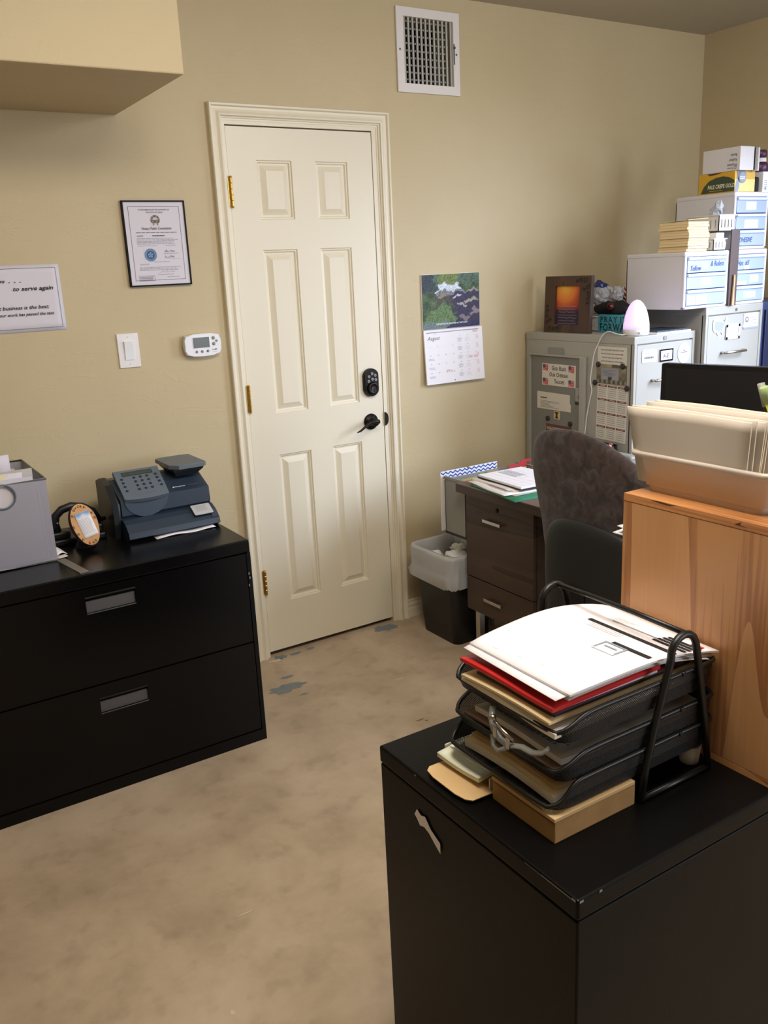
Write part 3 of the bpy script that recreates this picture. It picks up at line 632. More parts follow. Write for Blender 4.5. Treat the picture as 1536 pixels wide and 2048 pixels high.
b = MB(); b.sheet(F((-1.15, -.37, ZB+.02), (1, 0, 0), (0, 0, 1)), .24, .27, lambda a, c: (0, -.01*a*c, .006*math.sin(a*3)), 'paper_lilac'); b.picture(F((-1.15, -.3765, ZB+.02), (1, 0, 0), (0, 0, 1)), .06, .20, .235, .262, 10, 4, lambda u, v: mixc((.95, .93, .25), (.9, .88, .9), abs(u-.62)*3.0), .001); tagged(b, 'highlighted_sheet', 'white sheet with a yellow highlight standing in the mesh file box', 'paper')
b = MB(); b.sheet(F((-1.15, -.34, ZB+.02), (1, 0, 0), (0, 0, 1)), .275, .262, lambda a, c: (0, 0, .003*math.sin(a*4)), 'paper_grey', 8, 8, .002); tagged(b, 'hanging_folder', 'grey folder behind the highlighted sheet in the mesh file box', 'folder')
b = MB(); b.sheet(F((-1.15, -.30, ZB+.02), (1, 0, 0), (0, 0, 1)), .222, .305, lambda a, c: (0, 0, .003*math.sin(a*4)), 'paper_lilac', 8, 8, .003); tagged(b, 'folded_letter', 'tallest white letter sticking out of the mesh file box', 'letter')
b = MB(); b.sheet(F((-1.15, -.25, ZB+.02), (1, 0, 0), (0, 0, 1)), .24, .25, lambda a, c: (0, 0, .002), 'paper_grey', 4, 4, .02); tagged(b, 'paper_bundle', 'grey paper bundle at the back of the mesh file box', 'paper bundle')
# ---- ruler and slips beside it
b = MB(); f = F((-.856, -.405, ZT), (1, .06, 0), (-.06, 1, 0)); b.box(0, .026, -.178, .0, 0, .0025, 'ruler_grey', f=F((-.856, -.405, ZT), (1, .16, 0), (-.16, 1, 0))); tagged(b, 'flat_ruler', 'grey flat ruler lying at the corner of the mesh file box', 'ruler')
b = MB(); b.sheet(F((-.842, -.36, ZT+.003), (1, .3, 0), (-.3, 1, 0)), .035, .06, lambda a, c: (0, 0, .012*c+.006*math.sin(a*4)), 'paper', 5, 5); tagged(b, 'paper_slip', 'small crumpled white paper slip beside the mesh file box', 'paper slip')
b = MB(); b.sheet(F((-.846, -.395, ZT+.003), (1, .1, 0), (-.1, 1, 0)), .028, .03, lambda a, c: (0, 0, .002*a), 'paper_warm', 4, 4); tagged(b, 'sticky_note', 'small yellowish note under the white slip beside the mesh file box', 'note')
# ---- hole punch with curved handle
t = thing('hole_punch', 'black desk punch with a curved lever handle behind the wooden slice plaque', 'hole punch', (-.745, -.23, ZT))
b = MB(); b.box(-.835, -.66, -.26, -.19, ZT, ZT+.022, 'black_plastic', bev=.006); b.box(-.83, -.77, -.25, -.20, ZT+.022, ZT+.045, 'black_plastic', bev=.006); b.box(-.70, -.665, -.25, -.20, ZT+.022, ZT+.05, 'black_plastic', bev=.006); b.build('punch_base', t)
b = MB(); pts = [(-.806, -.225, ZT+.035), (-.812, -.225, ZT+.07), (-.806, -.225, ZT+.095), (-.785, -.225, ZT+.113), (-.755, -.225, ZT+.120), (-.72, -.225, ZT+.112), (-.69, -.225, ZT+.09), (-.672, -.225, ZT+.055)]; b.tube(pts, .0115, 'black_plastic', 8, flat=1.2); b.build('lever_handle', t)
b = MB(); b.tube([(-.70, -.222, ZT+.05), (-.672, -.222, ZT+.055), (-.648, -.215, ZT+.058)], .007, 'black_plastic', 8); b.build('punch_arm', t)
b = MB(); b.lathe((-.806, -.237, ZT+.075), [(.003, 0), (.003, .004), (0, .005)], 'chrome', 8, (0, -1, 0)); b.build('rivet', t, label='silver rivet')
# ---- wooden slice plaque
t = thing('wood_slice_plaque', 'oval bark edged wooden slice plaque holding a small printed prayer card', 'plaque', (-.745, -.325, ZT))
fc = F((-.744, -.352, ZT+.084), (1, .10, .14), (-.13, .35, 1)); b = MB(); n = 30; rings = []
ov = lambda k, r_=1: (.041*r_*math.cos(k)*(1+.04*math.sin(3*k)), .072*r_*math.sin(k)*(1+.03*math.cos(2*k+1)))
for w_, r_ in ((-.030, .98), (-.015, 1.0), (-.001, 1.0)): rings.append([fc.p(*ov(2*math.pi*i/n, r_), w_) for i in range(n)])
b.loft(rings, 'bark'); b.build('bark_edge', t, label='dark bark edge')
b = MB(); b.poly(fc, [ov(2*math.pi*i/n, .97) for i in range(n)], 'slice_wood', .0006)
for k in (1.1, 1.35, 1.6, 1.85, 2.1, 2.5, 3.1, 3.5, 3.9, 4.5, 4.8, 5.1, .5, .2):
    q = ov(k, .86); b.text(fc, q[0]-.004, q[1]-.004, .010, random.choice('GRACEx'), 'burnt', .0030, .02)
b.build('wood_face', t, label='sanded wood face with burnt lettering')
b = MB(); g = fc.at(.003, -.002, .0016).rot(.05)
b.sheet(g.at(-.0235, -.040), .047, .082, lambda a, c: (0, 0, .002*math.sin(a*3)), 'paper', 6, 8); b.picture(g.at(-.0235, -.040), 0.0005, .0465, .065, .0815, 10, 5, lambda u, v: mixc((.86, .88, .93), (.45, .62, .80), v*1.6-.3+.3*math.sin(u*9)), .0027); b.lines(g.at(-.0235, -.040), .005, .042, .01, .062, 13, 'ink_light', .0027, th=.25); b.build('prayer_card', t, label='small prayer card with blue sky')
b = MB(); b.lathe((-.745, -.318, ZT), [(.030, 0), (.032, .01), (.022, .03), (.012, .06)], 'bark', 16, sy=.5); b.build('log_foot', t, label='dark log foot')
# ---- postage meter
t = thing('postage_meter', 'dark blue grey postage meter with a keypad and scale on the lateral cabinet', 'postage meter', (-.472, -.25, ZT))
def yz(x0): return F((x0, 0, 0), (0, 1, 0), (0, 0, 1))   # normal = +x
b = MB()
b.prism(yz(-.618), [(-.352, ZT), (-.378, ZT+.012), (-.375, ZT+.030), (-.348, ZT+.054), (-.322, ZT+.064), (-.30, ZT+.066), (-.15, ZT+.066), (-.15, ZT)], 0, .314, 'meter_dark', bev=.003)
b.prism(yz(-.330), [(-.345, ZT+.040), (-.374, ZT+.034), (-.352, ZT+.058), (-.325, ZT+.070), (-.30, ZT+.071), (-.26, ZT+.05)], 0, .022, 'meter_dark', bev=.002); b.build('lower_housing', t)
b = MB(); b.box(-.60, -.335, -.30, -.16, ZT+.060, ZT+.078, 'black_gap'); b.build('envelope_slot', t, label='black envelope slot')
b = MB(); b.prism(yz(-.615), [(-.312, ZT+.076), (-.310, ZT+.128), (-.20, ZT+.178), (-.135, ZT+.172), (-.13, ZT+.04), (-.28, ZT+.04)], 0, .308, 'meter_dark', cap='meter_mid', bev=.006); up_ = b.build('upper_housing', t)
b = MB(); b.prism(yz(-.643), [(-.300, ZT), (-.312, ZT+.05), (-.312, ZT+.12), (-.245, ZT+.172), (-.18, ZT+.186), (-.13, ZT+.17), (-.125, ZT+.0)], 0, .028, 'meter_black', bev=.010); b.build('side_housing', t, label='darker left side housing')
pf = F((-.603, -.318, ZT+.128), (1, 0, 0), (0, .119, .072)); PL = .139
b = MB(); b.prism(pf, [(0, 0), (.02, -.004), (.05, -.008), (.078, -.009), (.11, -.007), (.150, .0), (.156, PL), (.002, PL)], -.008, .006, 'meter_light', bev=.002); pn = b.build('control_panel', t, label='lighter grey control panel')
b = MB(); b.rect(pf, .028, .128, PL-.030, PL-.014, 'lcd', .0068); b.frame(pf, .026, .130, PL-.032, PL-.012, .0015, 'meter_black', .0067); b.build('display_window', pn, label='dark display window')
keys = [(.020, .095), (.020, .077), (.020, .058), (.020, .037)]+[(.062+c*.022, .096-r_*.0195) for r_ in range(4) for c in range(3)]+[(.136, .098), (.136, .080), (.138, .061), (.139, .042)]
for i, (u, v) in enumerate(keys):
    b = MB(); b.lathe(pf.p(u, v, .006), [(.0048, 0), (.0048, .0016), (.0035, .003), (0, .0034)], 'key_dark', 12, pf.N); b.build('key', pn, label='small dark round key')
b = MB(); b.lines(pf, .05, .11, .012, .016, 1, 'scale_grey', .0070, ragged=0); b.build('panel_print', pn, label='pale small print')
df = wallF(-.529, ZT+.126, -.313); b = MB(); b.poly(df, arc(0, 0, .074, 180, 360, 24, .062), 'meter_mid', .0012); b.build('round_front_badge', t, label='paler half round front badge')
tf = F((-.43, -.300, ZT+.1345), (1, 0, 0), (0, .11, .05)); b = MB(); b.rect(tf, .0, .006, .006, .012, 'paper_lilac', .0015); b.text(tf, .008, .0065, .0085, 'PitneyBowes', 'paper_lilac', .0015, .02, sx=.8); b.text(tf, .054, .0065, .0085, 'DM100 DigitalMail', 'scale_grey', .0015, 0, sx=.6); b.build('maker_lettering', t, label='small pale maker lettering')
b = MB(); lf = F((-.386, -.3560, ZT+.0545), (1, 0, 0), (0, .030, .016)); b.prism(lf, rrect(-.004, .062, -.018, .032, .004), .004, .0060, 'silver_label'); b.lines(lf, .008, .05, -.004, .026, 7, 'ink_light', .0066, th=.3); b.build('printed_label', t, label='silver printed label')
b = MB(); b.loft([[Vector(p) for p in r_] for r_ in ([(-.402, -.262, .886), (-.332, -.262, .886), (-.332, -.15, .886), (-.402, -.15, .886)], [(-.415, -.28, .905), (-.312, -.28, .905), (-.312, -.125, .905), (-.415, -.125, .905)], [(-.417, -.283, .914), (-.309, -.283, .914), (-.309, -.122, .914), (-.417, -.122, .914)])], 'meter_black', smooth=False); sc_ = b.build('scale_base', t, label='black tapered scale base')
b = MB(); b.prism(F((0, 0, .914)), [(-.400, -.292), (-.310, -.292), (-.300, -.28), (-.300, -.115), (-.330, -.105), (-.345, -.11), (-.405, -.105), (-.425, -.115), (-.425, -.26)], 0, .014, 'scale_grey', bev=.002); b.build('weighing_plate', t, label='grey weighing plate')
b = MB(); b.sheet(F((-.535, -.392, ZT+.0015), (1, -.02, 0), (.02, 1, 0)), .205, .06, lambda a, c: (0, 0, .004*math.sin(a*5)**2), 'paper', 12, 3); tagged(b, 'paper_strip', 'thin white paper strip poking out under the postage meter', 'paper')
# ------------------------------------------------------------------ waste bin by the door
t = thing('waste_bin', 'black plastic waste bin with a white liner between the door and the desk', 'waste bin', (.76, -.27, 0))
def rrpts(x0, x1, y0, y1, z, r, n=5): return [Vector((p[0], p[1], z)) for p in rrect(x0, x1, y0, y1, r, n)]
b = MB(); b.loft([rrpts(.672, .858, -.395, -.150, .0, .03), rrpts(.650, .870, -.410, -.140, .2, .035), rrpts(.634, .884, -.424, -.130, .372, .04), rrpts(.628, .890, -.428, -.126, .378, .042), rrpts(.628, .890, -.428, -.126, .388, .042), rrpts(.640, .878, -.418, -.136, .388, .04), rrpts(.680, .850, -.390, -.155, .02, .03)], 'bin_black', cap1=True)
b.build('bin_body', t, label='black tapered bin body')
b = MB(); rnd = random.Random(5)
def wob(ring, amp, s0):
    c = sum(ring, Vector())/len(ring); out = []
    for i, p in enumerate(ring):
        d = (p-c); d.z = 0; d.normalize(); a = amp*(.7*math.sin(i*.9+s0)+.55*math.sin(i*2.3+s0*2)+.3*math.sin(i*4.1+s0)); out.append(p+d*a+Vector((0, 0, a*.8)))
    return out
R = [wob(rrpts(.620, .900, -.437, -.116, .262, .05, 12), .009, 1), wob(rrpts(.615, .902, -.442, -.112, .285, .05, 12), .007, 2.2), wob(rrpts(.620, .899, -.437, -.117, .310, .05, 12), .004, .5), wob(rrpts(.622, .896, -.434, -.120, .345, .048, 12), .0035, 3), wob(rrpts(.621, .896, -.434, -.120, .385, .048, 12), .002, 4), wob(rrpts(.625, .893, -.431, -.123, .4005, .048, 12), .0015, 5), wob(rrpts(.640, .878, -.417, -.137, .400, .042, 12), .0015, 1), wob(rrpts(.648, .870, -.409, -.145, .36, .04, 12), .004, 2.5), wob(rrpts(.655, .863, -.402, -.152, .30, .04, 12), .007, 2), wob(rrpts(.675, .845, -.385, -.165, .20, .04, 12), .008, 0)]
b.loft(R, 'liner', True, False, True); b.build('bin_liner', t, label='white translucent bin liner')
for i, (x, y, z, s_, lb) in enumerate([(.705, -.20, .340, .034, 'crumpled white tissue on the left in the lined bin'), (.765, -.285, .345, .040, 'crumpled white tissue in the middle of the lined bin'), (.825, -.215, .352, .028, 'upright white tissue scrap at the back of the lined bin'), (.74, -.365, .338, .032, 'crumpled white tissue nearest the desk in the lined bin')]):
    b = MB(); bmesh.ops.create_icosphere(b.bm, subdivisions=3, radius=s_, matrix=Matrix.Translation((x, y, z)) @ Matrix.Diagonal((1.15, 1.3, .75, 1))); rr_ = random.Random(i)
    for v in b.bm.verts: v.co += (v.co-Vector((x, y, z)))*(rr_.uniform(-.22, .22)+.15*math.sin(v.co.x*90+i)*math.sin(v.co.y*80))
    b.mi('tissue')
    for fc in b.bm.faces: fc.smooth = True
    tagged(b, 'crumpled_tissue', lb, 'tissue', 'crumpled tissues in the waste bin')

# ------------------------------------------------------------------ hanging file cart between bin and desk
t = thing('file_cart', 'grey metal open top hanging file cart between the desk and the door wall', 'file cart', (.89, -.37, 0))
CX0, CX1, CY0, CY1, CZ0, CZ1 = .700, 1.085, -.440, -.305, .478, .702
b = MB()
for a in [(CX0, CX0+.003, CY0, CY1), (CX1-.003, CX1, CY0, CY1), (CX0, CX1, CY0, CY0+.003), (CX0, CX1, CY1-.003, CY1)]: b.box(*a, CZ0, CZ1, 'box_grey')
b.box(CX0, CX1, CY0, CY1, CZ0, CZ0+.004, 'box_grey'); b.box(CX0-.003, CX0+.005, CY0-.003, CY1+.003, CZ1, CZ1+.012, 'box_grey', bev=.001)
b.box(CX1-.005, CX1+.003, CY0-.003, CY1+.003, CZ1, CZ1+.012, 'box_grey', bev=.001); b.build('file_box', t)
b = MB(); b.box(CX0-.002, CX1+.002, CY0-.002, CY1+.002, CZ0-.006, CZ0+.004, 'black_plastic', bev=.001); b.build('bottom_trim', t, label='black bottom trim')
for x, y in [(CX1-.02, CY0+.01), (CX1-.02, CY1-.01), (.93, CY0+.006), (.93, CY1-.01)]:
    b = MB(); b.box(x-.008, x+.008, y-.006, y+.006, 0, CZ0, 'steel_dull'); b.build('leg', t)
fl = [('folder_red', 'red hanging folder in the grey file cart'), ('manila', 'manila hanging folder behind the nearest green tab in the grey file cart'), ('manila_dark', 'tan hanging folder in the grey file cart'), ('folder_green', 'green hanging folder in the grey file cart'), ('manila', 'manila hanging folder nearest the desk in the grey file cart'), ('paper_grey', 'grey hanging folder in the grey file cart')]
for i, (y, (m_, lb), zt, x0_, x1_) in enumerate([(-.372, fl[0], .737, .98, 1.08), (-.385, fl[3], .722, .72, 1.04), (-.395, fl[2], .724, .72, 1.06), (-.407, fl[5], .718, .72, 1.06), (-.418, fl[1], .722, .72, .97), (-.428, fl[4], .716, .72, 1.05)]):
    b = MB(); f = F((0, y, 0), (1, 0, 0), (0, 0, 1)); u1 = x0_+.07+.03*i
    b.prism(f, [(x0_, .50), (x1_, .50), (x1_, zt-.012), (u1+.06, zt-.012), (u1+.055, zt), (u1, zt), (u1-.005, zt-.012), (x0_, zt-.014)], -.0015, .0015, m_); tagged(b, 'hanging_folder', lb, 'folder', 'hanging folders in the grey file cart')
# chevron folder
t = thing('chevron_folder', 'blue and white chevron file folder standing at the wall side of the file cart', 'folder', (.84, -.3505, .482))
f = wallF(.684, .482, -.298); b = MB(); b.box(0, .012, 0, .235, -.0, .0015, 'paper_warm', f=f)
b.prism(f, [(.0, .0), (.296, .0), (.298, .249), (.150, .249), (.142, .236), (.134, .249), (.004, .249), (.0, .244)], -.0025, .0, 'chevron_white')
g = f.at(0, 0, .0004); per = .0245
for k in range(2):
    v0 = .2475-k*.0150; u = .002
    while u < .275:
        h = per/2
        for a, c, dv0, dv1 in ((u, u+h, 0, -.0085), (u+h, u+per, -.0085, 0)): b.poly(g, [(a, v0+dv0-.0062), (c, v0+dv1-.0062), (c, v0+dv1), (a, v0+dv0)], 'chevron_blue', 0)
        u += per
for k in range(14): b.disc(g, .004+.004*(k % 2), .01+k*.0115, .0022+.001*(k % 3), 'pink_print' if k > 7 or k < 5 else 'ink_and_shade', .0002, 7)
b.build('folder_sheet', t)

# ------------------------------------------------------------------ desk
t = thing('office_desk', 'dark walnut laminate desk with a drawer pedestal on chrome legs beside the waste bin', 'desk', (1.01, -1.28, 0))
DX0, DX1, DY0, DY1, DZ = .640, 1.385, -2.02, -.458, .722
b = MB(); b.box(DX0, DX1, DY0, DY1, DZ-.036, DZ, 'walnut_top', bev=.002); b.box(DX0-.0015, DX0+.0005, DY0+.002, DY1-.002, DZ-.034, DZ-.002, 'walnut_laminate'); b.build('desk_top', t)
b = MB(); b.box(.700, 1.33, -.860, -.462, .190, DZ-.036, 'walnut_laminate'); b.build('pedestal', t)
for z0, z1, hz in ((.337, .682, .590), (.192, .333, .265)):
    b = MB(); b.box(.684, .700, -.858, -.462, z0, z1, 'walnut_laminate', bev=.001); d = b.build('drawer', t)
    b = MB(); b.box(.668, .673, -.688, -.583, hz-.006, hz+.006, 'chrome', bev=.001)
    for y in (-.593, -.678): b.box(.673, .684, y-.004, y+.004, hz-.004, hz+.004, 'chrome')
    b.build('drawer_pull', d, label='chrome drawer pull')
    if z1 > .6: b = MB(); b.lathe((.684, -.655, .642), [(.009, 0), (.009, .002), (0, .0025)], 'bronze_black', 16, (-1, 0, 0)); b.build('drawer_lock', d, label='dark drawer lock')
for x, y in [(.735, -.478), (1.30, -.478), (.735, -.845), (1.30, -.845)]:
    b = MB(); b.box(x-.013, x+.013, y-.013, y+.013, 0, .19, 'chrome', bev=.001); b.build('leg', t, label='square chrome leg')
b = MB(); b.box(.70, 1.33, -2.0, -1.975, 0, DZ-.036, 'walnut_laminate'); b.build('end_panel', t)
b = MB(); b.box(1.30, 1.32, -1.975, -.86, .30, DZ-.036, 'walnut_laminate'); b.build('modesty_panel', t)
# papers on the desk
b = MB(); f = paperF(.655, -.535, DZ).rot(-.12); b.sheet(f.at(0, 0, .003), .30, .32, lambda a, c: (0, 0, .001+.002*math.sin(a*4)), 'folder_teal', 6, 6, .003); tagged(b, 'green_folder', 'teal green folder under the papers on the desk', 'folder')
for i, (x, y, dz, rot, w_, h_, m_, lb) in enumerate([(.672, -.505, .0065, -.05, .28, .29, 'paper_grey', 'grey sheet on top of the green folder on the desk'), (.668, -.50, .0095, -.16, .27, .28, 'paper', 'white sheet in the middle of the desk paper pile'), (.690, -.49, .0125, -.02, .26, .28, 'paper_warm', 'cream sheet near the top of the desk paper pile'), (.70, -.482, .0155, -.10, .25, .27, 'paper', 'topmost loose white sheet under the spiral pad on the desk')]):
    b = MB(); f = paperF(x, y, DZ+dz).rot(rot); b.sheet(f, w_, h_, lambda a, c: (0, 0, .0012*math.sin(a*7+i)*(1-c)), m_, 8, 8, .002)
    if m_ == 'paper': b.lines(f, .02, w_-.02, .03, h_-.03, 18, 'ink_light', .0018, th=.25)
    tagged(b, 'paper_sheet', lb, 'paper')
t = thing('spiral_pad', 'open white spiral planner lying on top of the desk papers', 'planner', (.83, -.60, DZ+.018)); f = paperF(.712, -.505, DZ+.018).rot(-.05)
b = MB(); b.box(0, .27, 0, .21, 0, .004, 'ink', f=f); b.box(.002, .268, .002, .212, .004, .012, 'paper', f=f); g = f.at(0, 0, .0124)
for k in range(6): b.rect(g, .01, .26, .02+k*.034, .0208+k*.034, 'ink_light', 0); b.rect(g, .01+k*.05, .0106+k*.05, .02, .19, 'ink_light', 0)
b.lines(g, .02, .14, .08, .14, 6, 'ink_light', .0004)
b.build('planner_pages', t)
b = MB()
for k in range(26): c = f.p(-.001, .006+k*.008, .007); b.tube([c+f.U*(.005*math.cos(a))+f.N*(.008*math.sin(a)) for a in [2*math.pi*q/8 for q in range(8)]], .0008, 'spiral_metal', 5, True)
b.build('spiral_binding', t, kind='stuff', label='metal spiral binding')

# ------------------------------------------------------------------ monitor
t = thing('computer_monitor', 'black flat screen monitor standing on the desk behind the envelope tub', 'monitor', (1.06, -1.33, DZ))
mf = F((.997, -1.133, .86), (.081, -.342, 0), (.03, .0, 1)); MWd, MHt = .50, .333
b = MB(); b.prism(mf, rrect(0, MWd, 0, MHt, .006), -.035, 0, 'black_plastic', bev=.002); b.build('monitor_housing', t)
b = MB(); b.rect(mf, .018, MWd-.018, .022, MHt-.018, 'screen_black', .0006); b.frame(mf, .016, MWd-.016, .020, MHt-.016, .002, 'key_dark', .0008); b.build('screen', t, label='dark switched off screen')
b = MB(); b.box(MWd/2-.03, MWd/2+.03, -.11, .12, -.06, -.03, 'black_plastic', bev=.004, f=mf); b.build('monitor_neck', t)
b = MB(); c = mf.p(MWd/2, 0, -.04); b.lathe((c.x, c.y, DZ), [(.12, 0), (.12, .008), (.03, .02), (.02, .05)], 'black_plastic', 28, sx=.8); b.build('monitor_foot', t)
b = MB(); b.box(1.13, 1.30, -.90, -.72, DZ, DZ+.05, 'black_plastic', bev=.01); b.box(1.15, 1.20, -.88, -.74, DZ+.05, DZ+.09, 'box_grey', bev=.01); tagged(b, 'desk_phone', 'black desk phone in the shade by the grey filing cabinet', 'phone')

# ------------------------------------------------------------------ office chair
t = thing('office_chair', 'office chair with a floral fabric back seen from behind at the desk', 'office chair', (.62, -1.38, 0))
def pillow(mb, outline, xc, tb, tf_, m, lean=.0, z0=.5, cup=0):
    c = Vector((0, sum(p[0] for p in outline)/len(outline), sum(p[1] for p in outline)/len(outline)))
    rings = []
    S = [(0.02, 0), (.3, 0), (.6, 0), (.8, 0), (.9, 0), (.96, 0), (.99, 0), (1, 0)]
    def ring(s, sign, th):
        out = []
        for y, z in outline:
            yy = c.y+(y-c.y)*s; zz = c.z+(z-c.z)*s; off = th*(1-s**5)**.5
            out.append(Vector((xc+sign*off+lean*(zz-z0)+cup*((yy-c.y)/.25)**2, yy, zz)))
        return out
    for s, _ in S: rings.append(ring(s, -1, tb))
    for s, _ in S[::-1][1:]: rings.append(ring(s, 1, tf_))
    mb.loft(rings, m)
def smooth_closed(P, n=3):
    for _ in range(n):
        Q = []
        for i in range(len(P)):
            a = P[i]; c = P[(i+1) % len(P)]; Q += [(.75*a[0]+.25*c[0], .75*a[1]+.25*c[1]), (.25*a[0]+.75*c[0], .25*a[1]+.75*c[1])]
        P = Q
    return P
BO = smooth_closed([(-1.24, .56), (-1.185, .62), (-1.165, .70), (-1.150, .78), (-1.120, .86), (-1.100, .93), (-1.103, .99), (-1.13, 1.03), (-1.18, 1.050), (-1.245, 1.061), (-1.31, 1.062), (-1.38, 1.049), (-1.44, 1.030), (-1.51, .998), (-1.58, .955), (-1.635, .90), (-1.655, .83), (-1.64, .74), (-1.60, .64), (-1.56, .57), (-1.40, .545)], 2)
b = MB(); pillow(b, BO, .445, .025, .045, 'floral_chair_fabric', cup=.02); b.build('backrest', t, label='floral fabric backrest')
SO = smooth_closed([(-1.25, .44), (-1.232, .55), (-1.226, .66), (-1.228, .735), (-1.25, .785), (-1.30, .812), (-1.37, .818), (-1.47, .812), (-1.56, .795), (-1.60, .74), (-1.60, .6), (-1.58, .46), (-1.42, .43)], 2)
b = MB(); pillow(b, SO, .392, .018, .02, 'shell_black', cup=.02); b.build('back_shell', t, label='black plastic back shell')
b = MB(); b.loft([[Vector(p) for p in r_] for r_ in ([(.47+.21*math.cos(a)+.19, -1.38+.25*math.sin(a), .42) for a in [2*math.pi*i/28 for i in range(28)]], [(.47+.23*math.cos(a)+.19, -1.38+.27*math.sin(a), .45) for a in [2*math.pi*i/28 for i in range(28)]], [(.47+.23*math.cos(a)+.19, -1.38+.27*math.sin(a), .485) for a in [2*math.pi*i/28 for i in range(28)]], [(.47+.20*math.cos(a)+.19, -1.38+.24*math.sin(a), .51) for a in [2*math.pi*i/28 for i in range(28)]])], 'floral_chair_fabric'); b.build('seat', t)
b = MB(); b.box(.38, .62, -1.42, -1.34, .40, .425, 'black_plastic', bev=.005); b.box(.365, .395, -1.42, -1.34, .40, .62, 'black_plastic', bev=.005); b.build('back_bracket', t)
b = MB(); b.lathe((.62, -1.38, .10), [(.03, 0), (.03, .14), (.018, .14), (.018, .31)], 'black_plastic', 16); b.build('gas_lift', t)
for k in range(5):
    a = math.radians(20+72*k); b = MB(); e = Vector((.62+.27*math.cos(a), -1.38+.27*math.sin(a), .085)); b.tube([(.62, -1.38, .12), (.62+.13*math.cos(a), -1.38+.13*math.sin(a), .11), e], .018, 'black_plastic', 8, flat=.8); lg = b.build('base_arm', t)
    b = MB()
    for s_ in (-1, 1): b.lathe(e+Vector((-math.sin(a)*.014*s_-math.cos(a)*0, math.cos(a)*.014*s_, -.055)), [(.0, -.007), (.028, -.007), (.028, .007), (0, .007)], 'black_plastic', 14, (-math.sin(a), math.cos(a), 0))
    b.tube([e, e-Vector((0, 0, .05))], .008, 'black_plastic', 6); b.build('caster', lg)

# ------------------------------------------------------------------ grey filing cabinet beside the desk
t = thing('filing_cabinet', 'grey four drawer filing cabinet covered in magnets and cards, nearest the calendar', 'filing cabinet', (1.59, -.335, 0))
GX0, GX1, GY0, GY1, GZ = 1.400, 1.765, -.660, -.012, 1.230
b = MB(); b.box(GX0, GX1, GY0+.012, GY1, .02, GZ-.004, 'grey_cabinet', bev=.003); b.box(GX0-.002, GX1+.002, GY0, GY1, GZ-.032, GZ, 'grey_cabinet', bev=.003)
b.box(GX0, GX0+.014, GY0, GY0+.02, .02, GZ-.03, 'grey_cabinet'); b.box(GX1-.014, GX1, GY0, GY0+.02, .02, GZ-.03, 'grey_cabinet'); b.box(GX0, GX1, GY0, GY0+.02, 0, .05, 'grey_cabinet'); b.build('cabinet_body', t)
def file_drawer(t, x0, x1, y, z0, z1, m, handle_u, front=.004):
    b = MB(); b.box(x0, x1, y-front, y+.01, z0, z1, m, bev=.002); d = b.build('drawer', t)
    f = wallF(x0, z0, y-front); hu0, hu1, hv = handle_u
    b = MB(); b.tube([f.p(hu0, hv, 0), f.p(hu0, hv, .022), f.p(hu0+.01, hv+.001, .027), f.p(hu1-.01, hv+.001, .027), f.p(hu1, hv, .022), f.p(hu1, hv, 0)], .006, 'chrome', 8); b.build('drawer_pull', d, label='chrome drawer pull'); return d
for k in range(4):
    z1 = GZ-.036-k*.289; file_drawer(t, GX0+.016, GX1-.016, GY0+.004, z1-.283, z1, 'grey_cabinet', (.09, .19, .135))
b = MB(); f = wallF(1.57, 1.213, GY0-.001); b.rect(f, 0, .014, -.006, .006, 'chrome', .001); b.frame(f, -.001, .015, -.007, .007, .0015, 'ink_and_shade', .0014); b.build('cabinet_lock', t)
# card holder on the drawer
b = MB(); f = wallF(1.548, 1.118, GY0-.001); b.frame(f, 0, .080, 0, .050, .006, 'hot_white', .003); b.box(0, .080, 0, .050, 0, .003, 'label_white', f=f); b.rect(f, .0725, .0745, .006, .044, 'ink_and_shade', .0036); b.rect(f, -.003, 0, .0, .048, 'ink_and_shade', .0005); b.text(f, .018, .014, .024, 'A-E', 'ink_and_shade', .0038, .03); b.build('card_holder', t, label='card holder with an A-E card')  # the two narrow grey strips paint the frame's slight shadow
b = MB(); f = wallF(1.443, 1.122, GY0-.0012); b.prism(f, rrect(0, .086, 0, .052, .007), 0, .001, 'hot_white'); b.lines(f, .012, .045, .034, .042, 1, 'ink_light', .0014, th=.5); b.lines(f, .012, .072, .012, .026, 1, 'ink_and_shade', .0014, th=.6); tagged(b, 'label_magnet', 'white rounded label magnet left of the A-E card holder', 'magnet')
b = MB(); f = wallF(1.697, 1.142, GY0-.0012); b.prism(f, [(.038*math.cos(a), .042*math.sin(a)) for a in [2*math.pi*i/28 for i in range(28)]], 0, .001, 'hot_white'); b.lines(f, -.022, .022, -.002, .008, 1, 'ink_and_shade', .0014, ragged=0)
b.poly(f, [(-.006, .006), (0, .020), (.006, .006)], 'ink_and_shade', .0014); b.frame(f, -.014, .014, -.016, -.010, .002, 'ink_light', .0014); tagged(b, 'oval_magnet', 'white oval magnet with a small star, right of the A-E card holder', 'magnet')

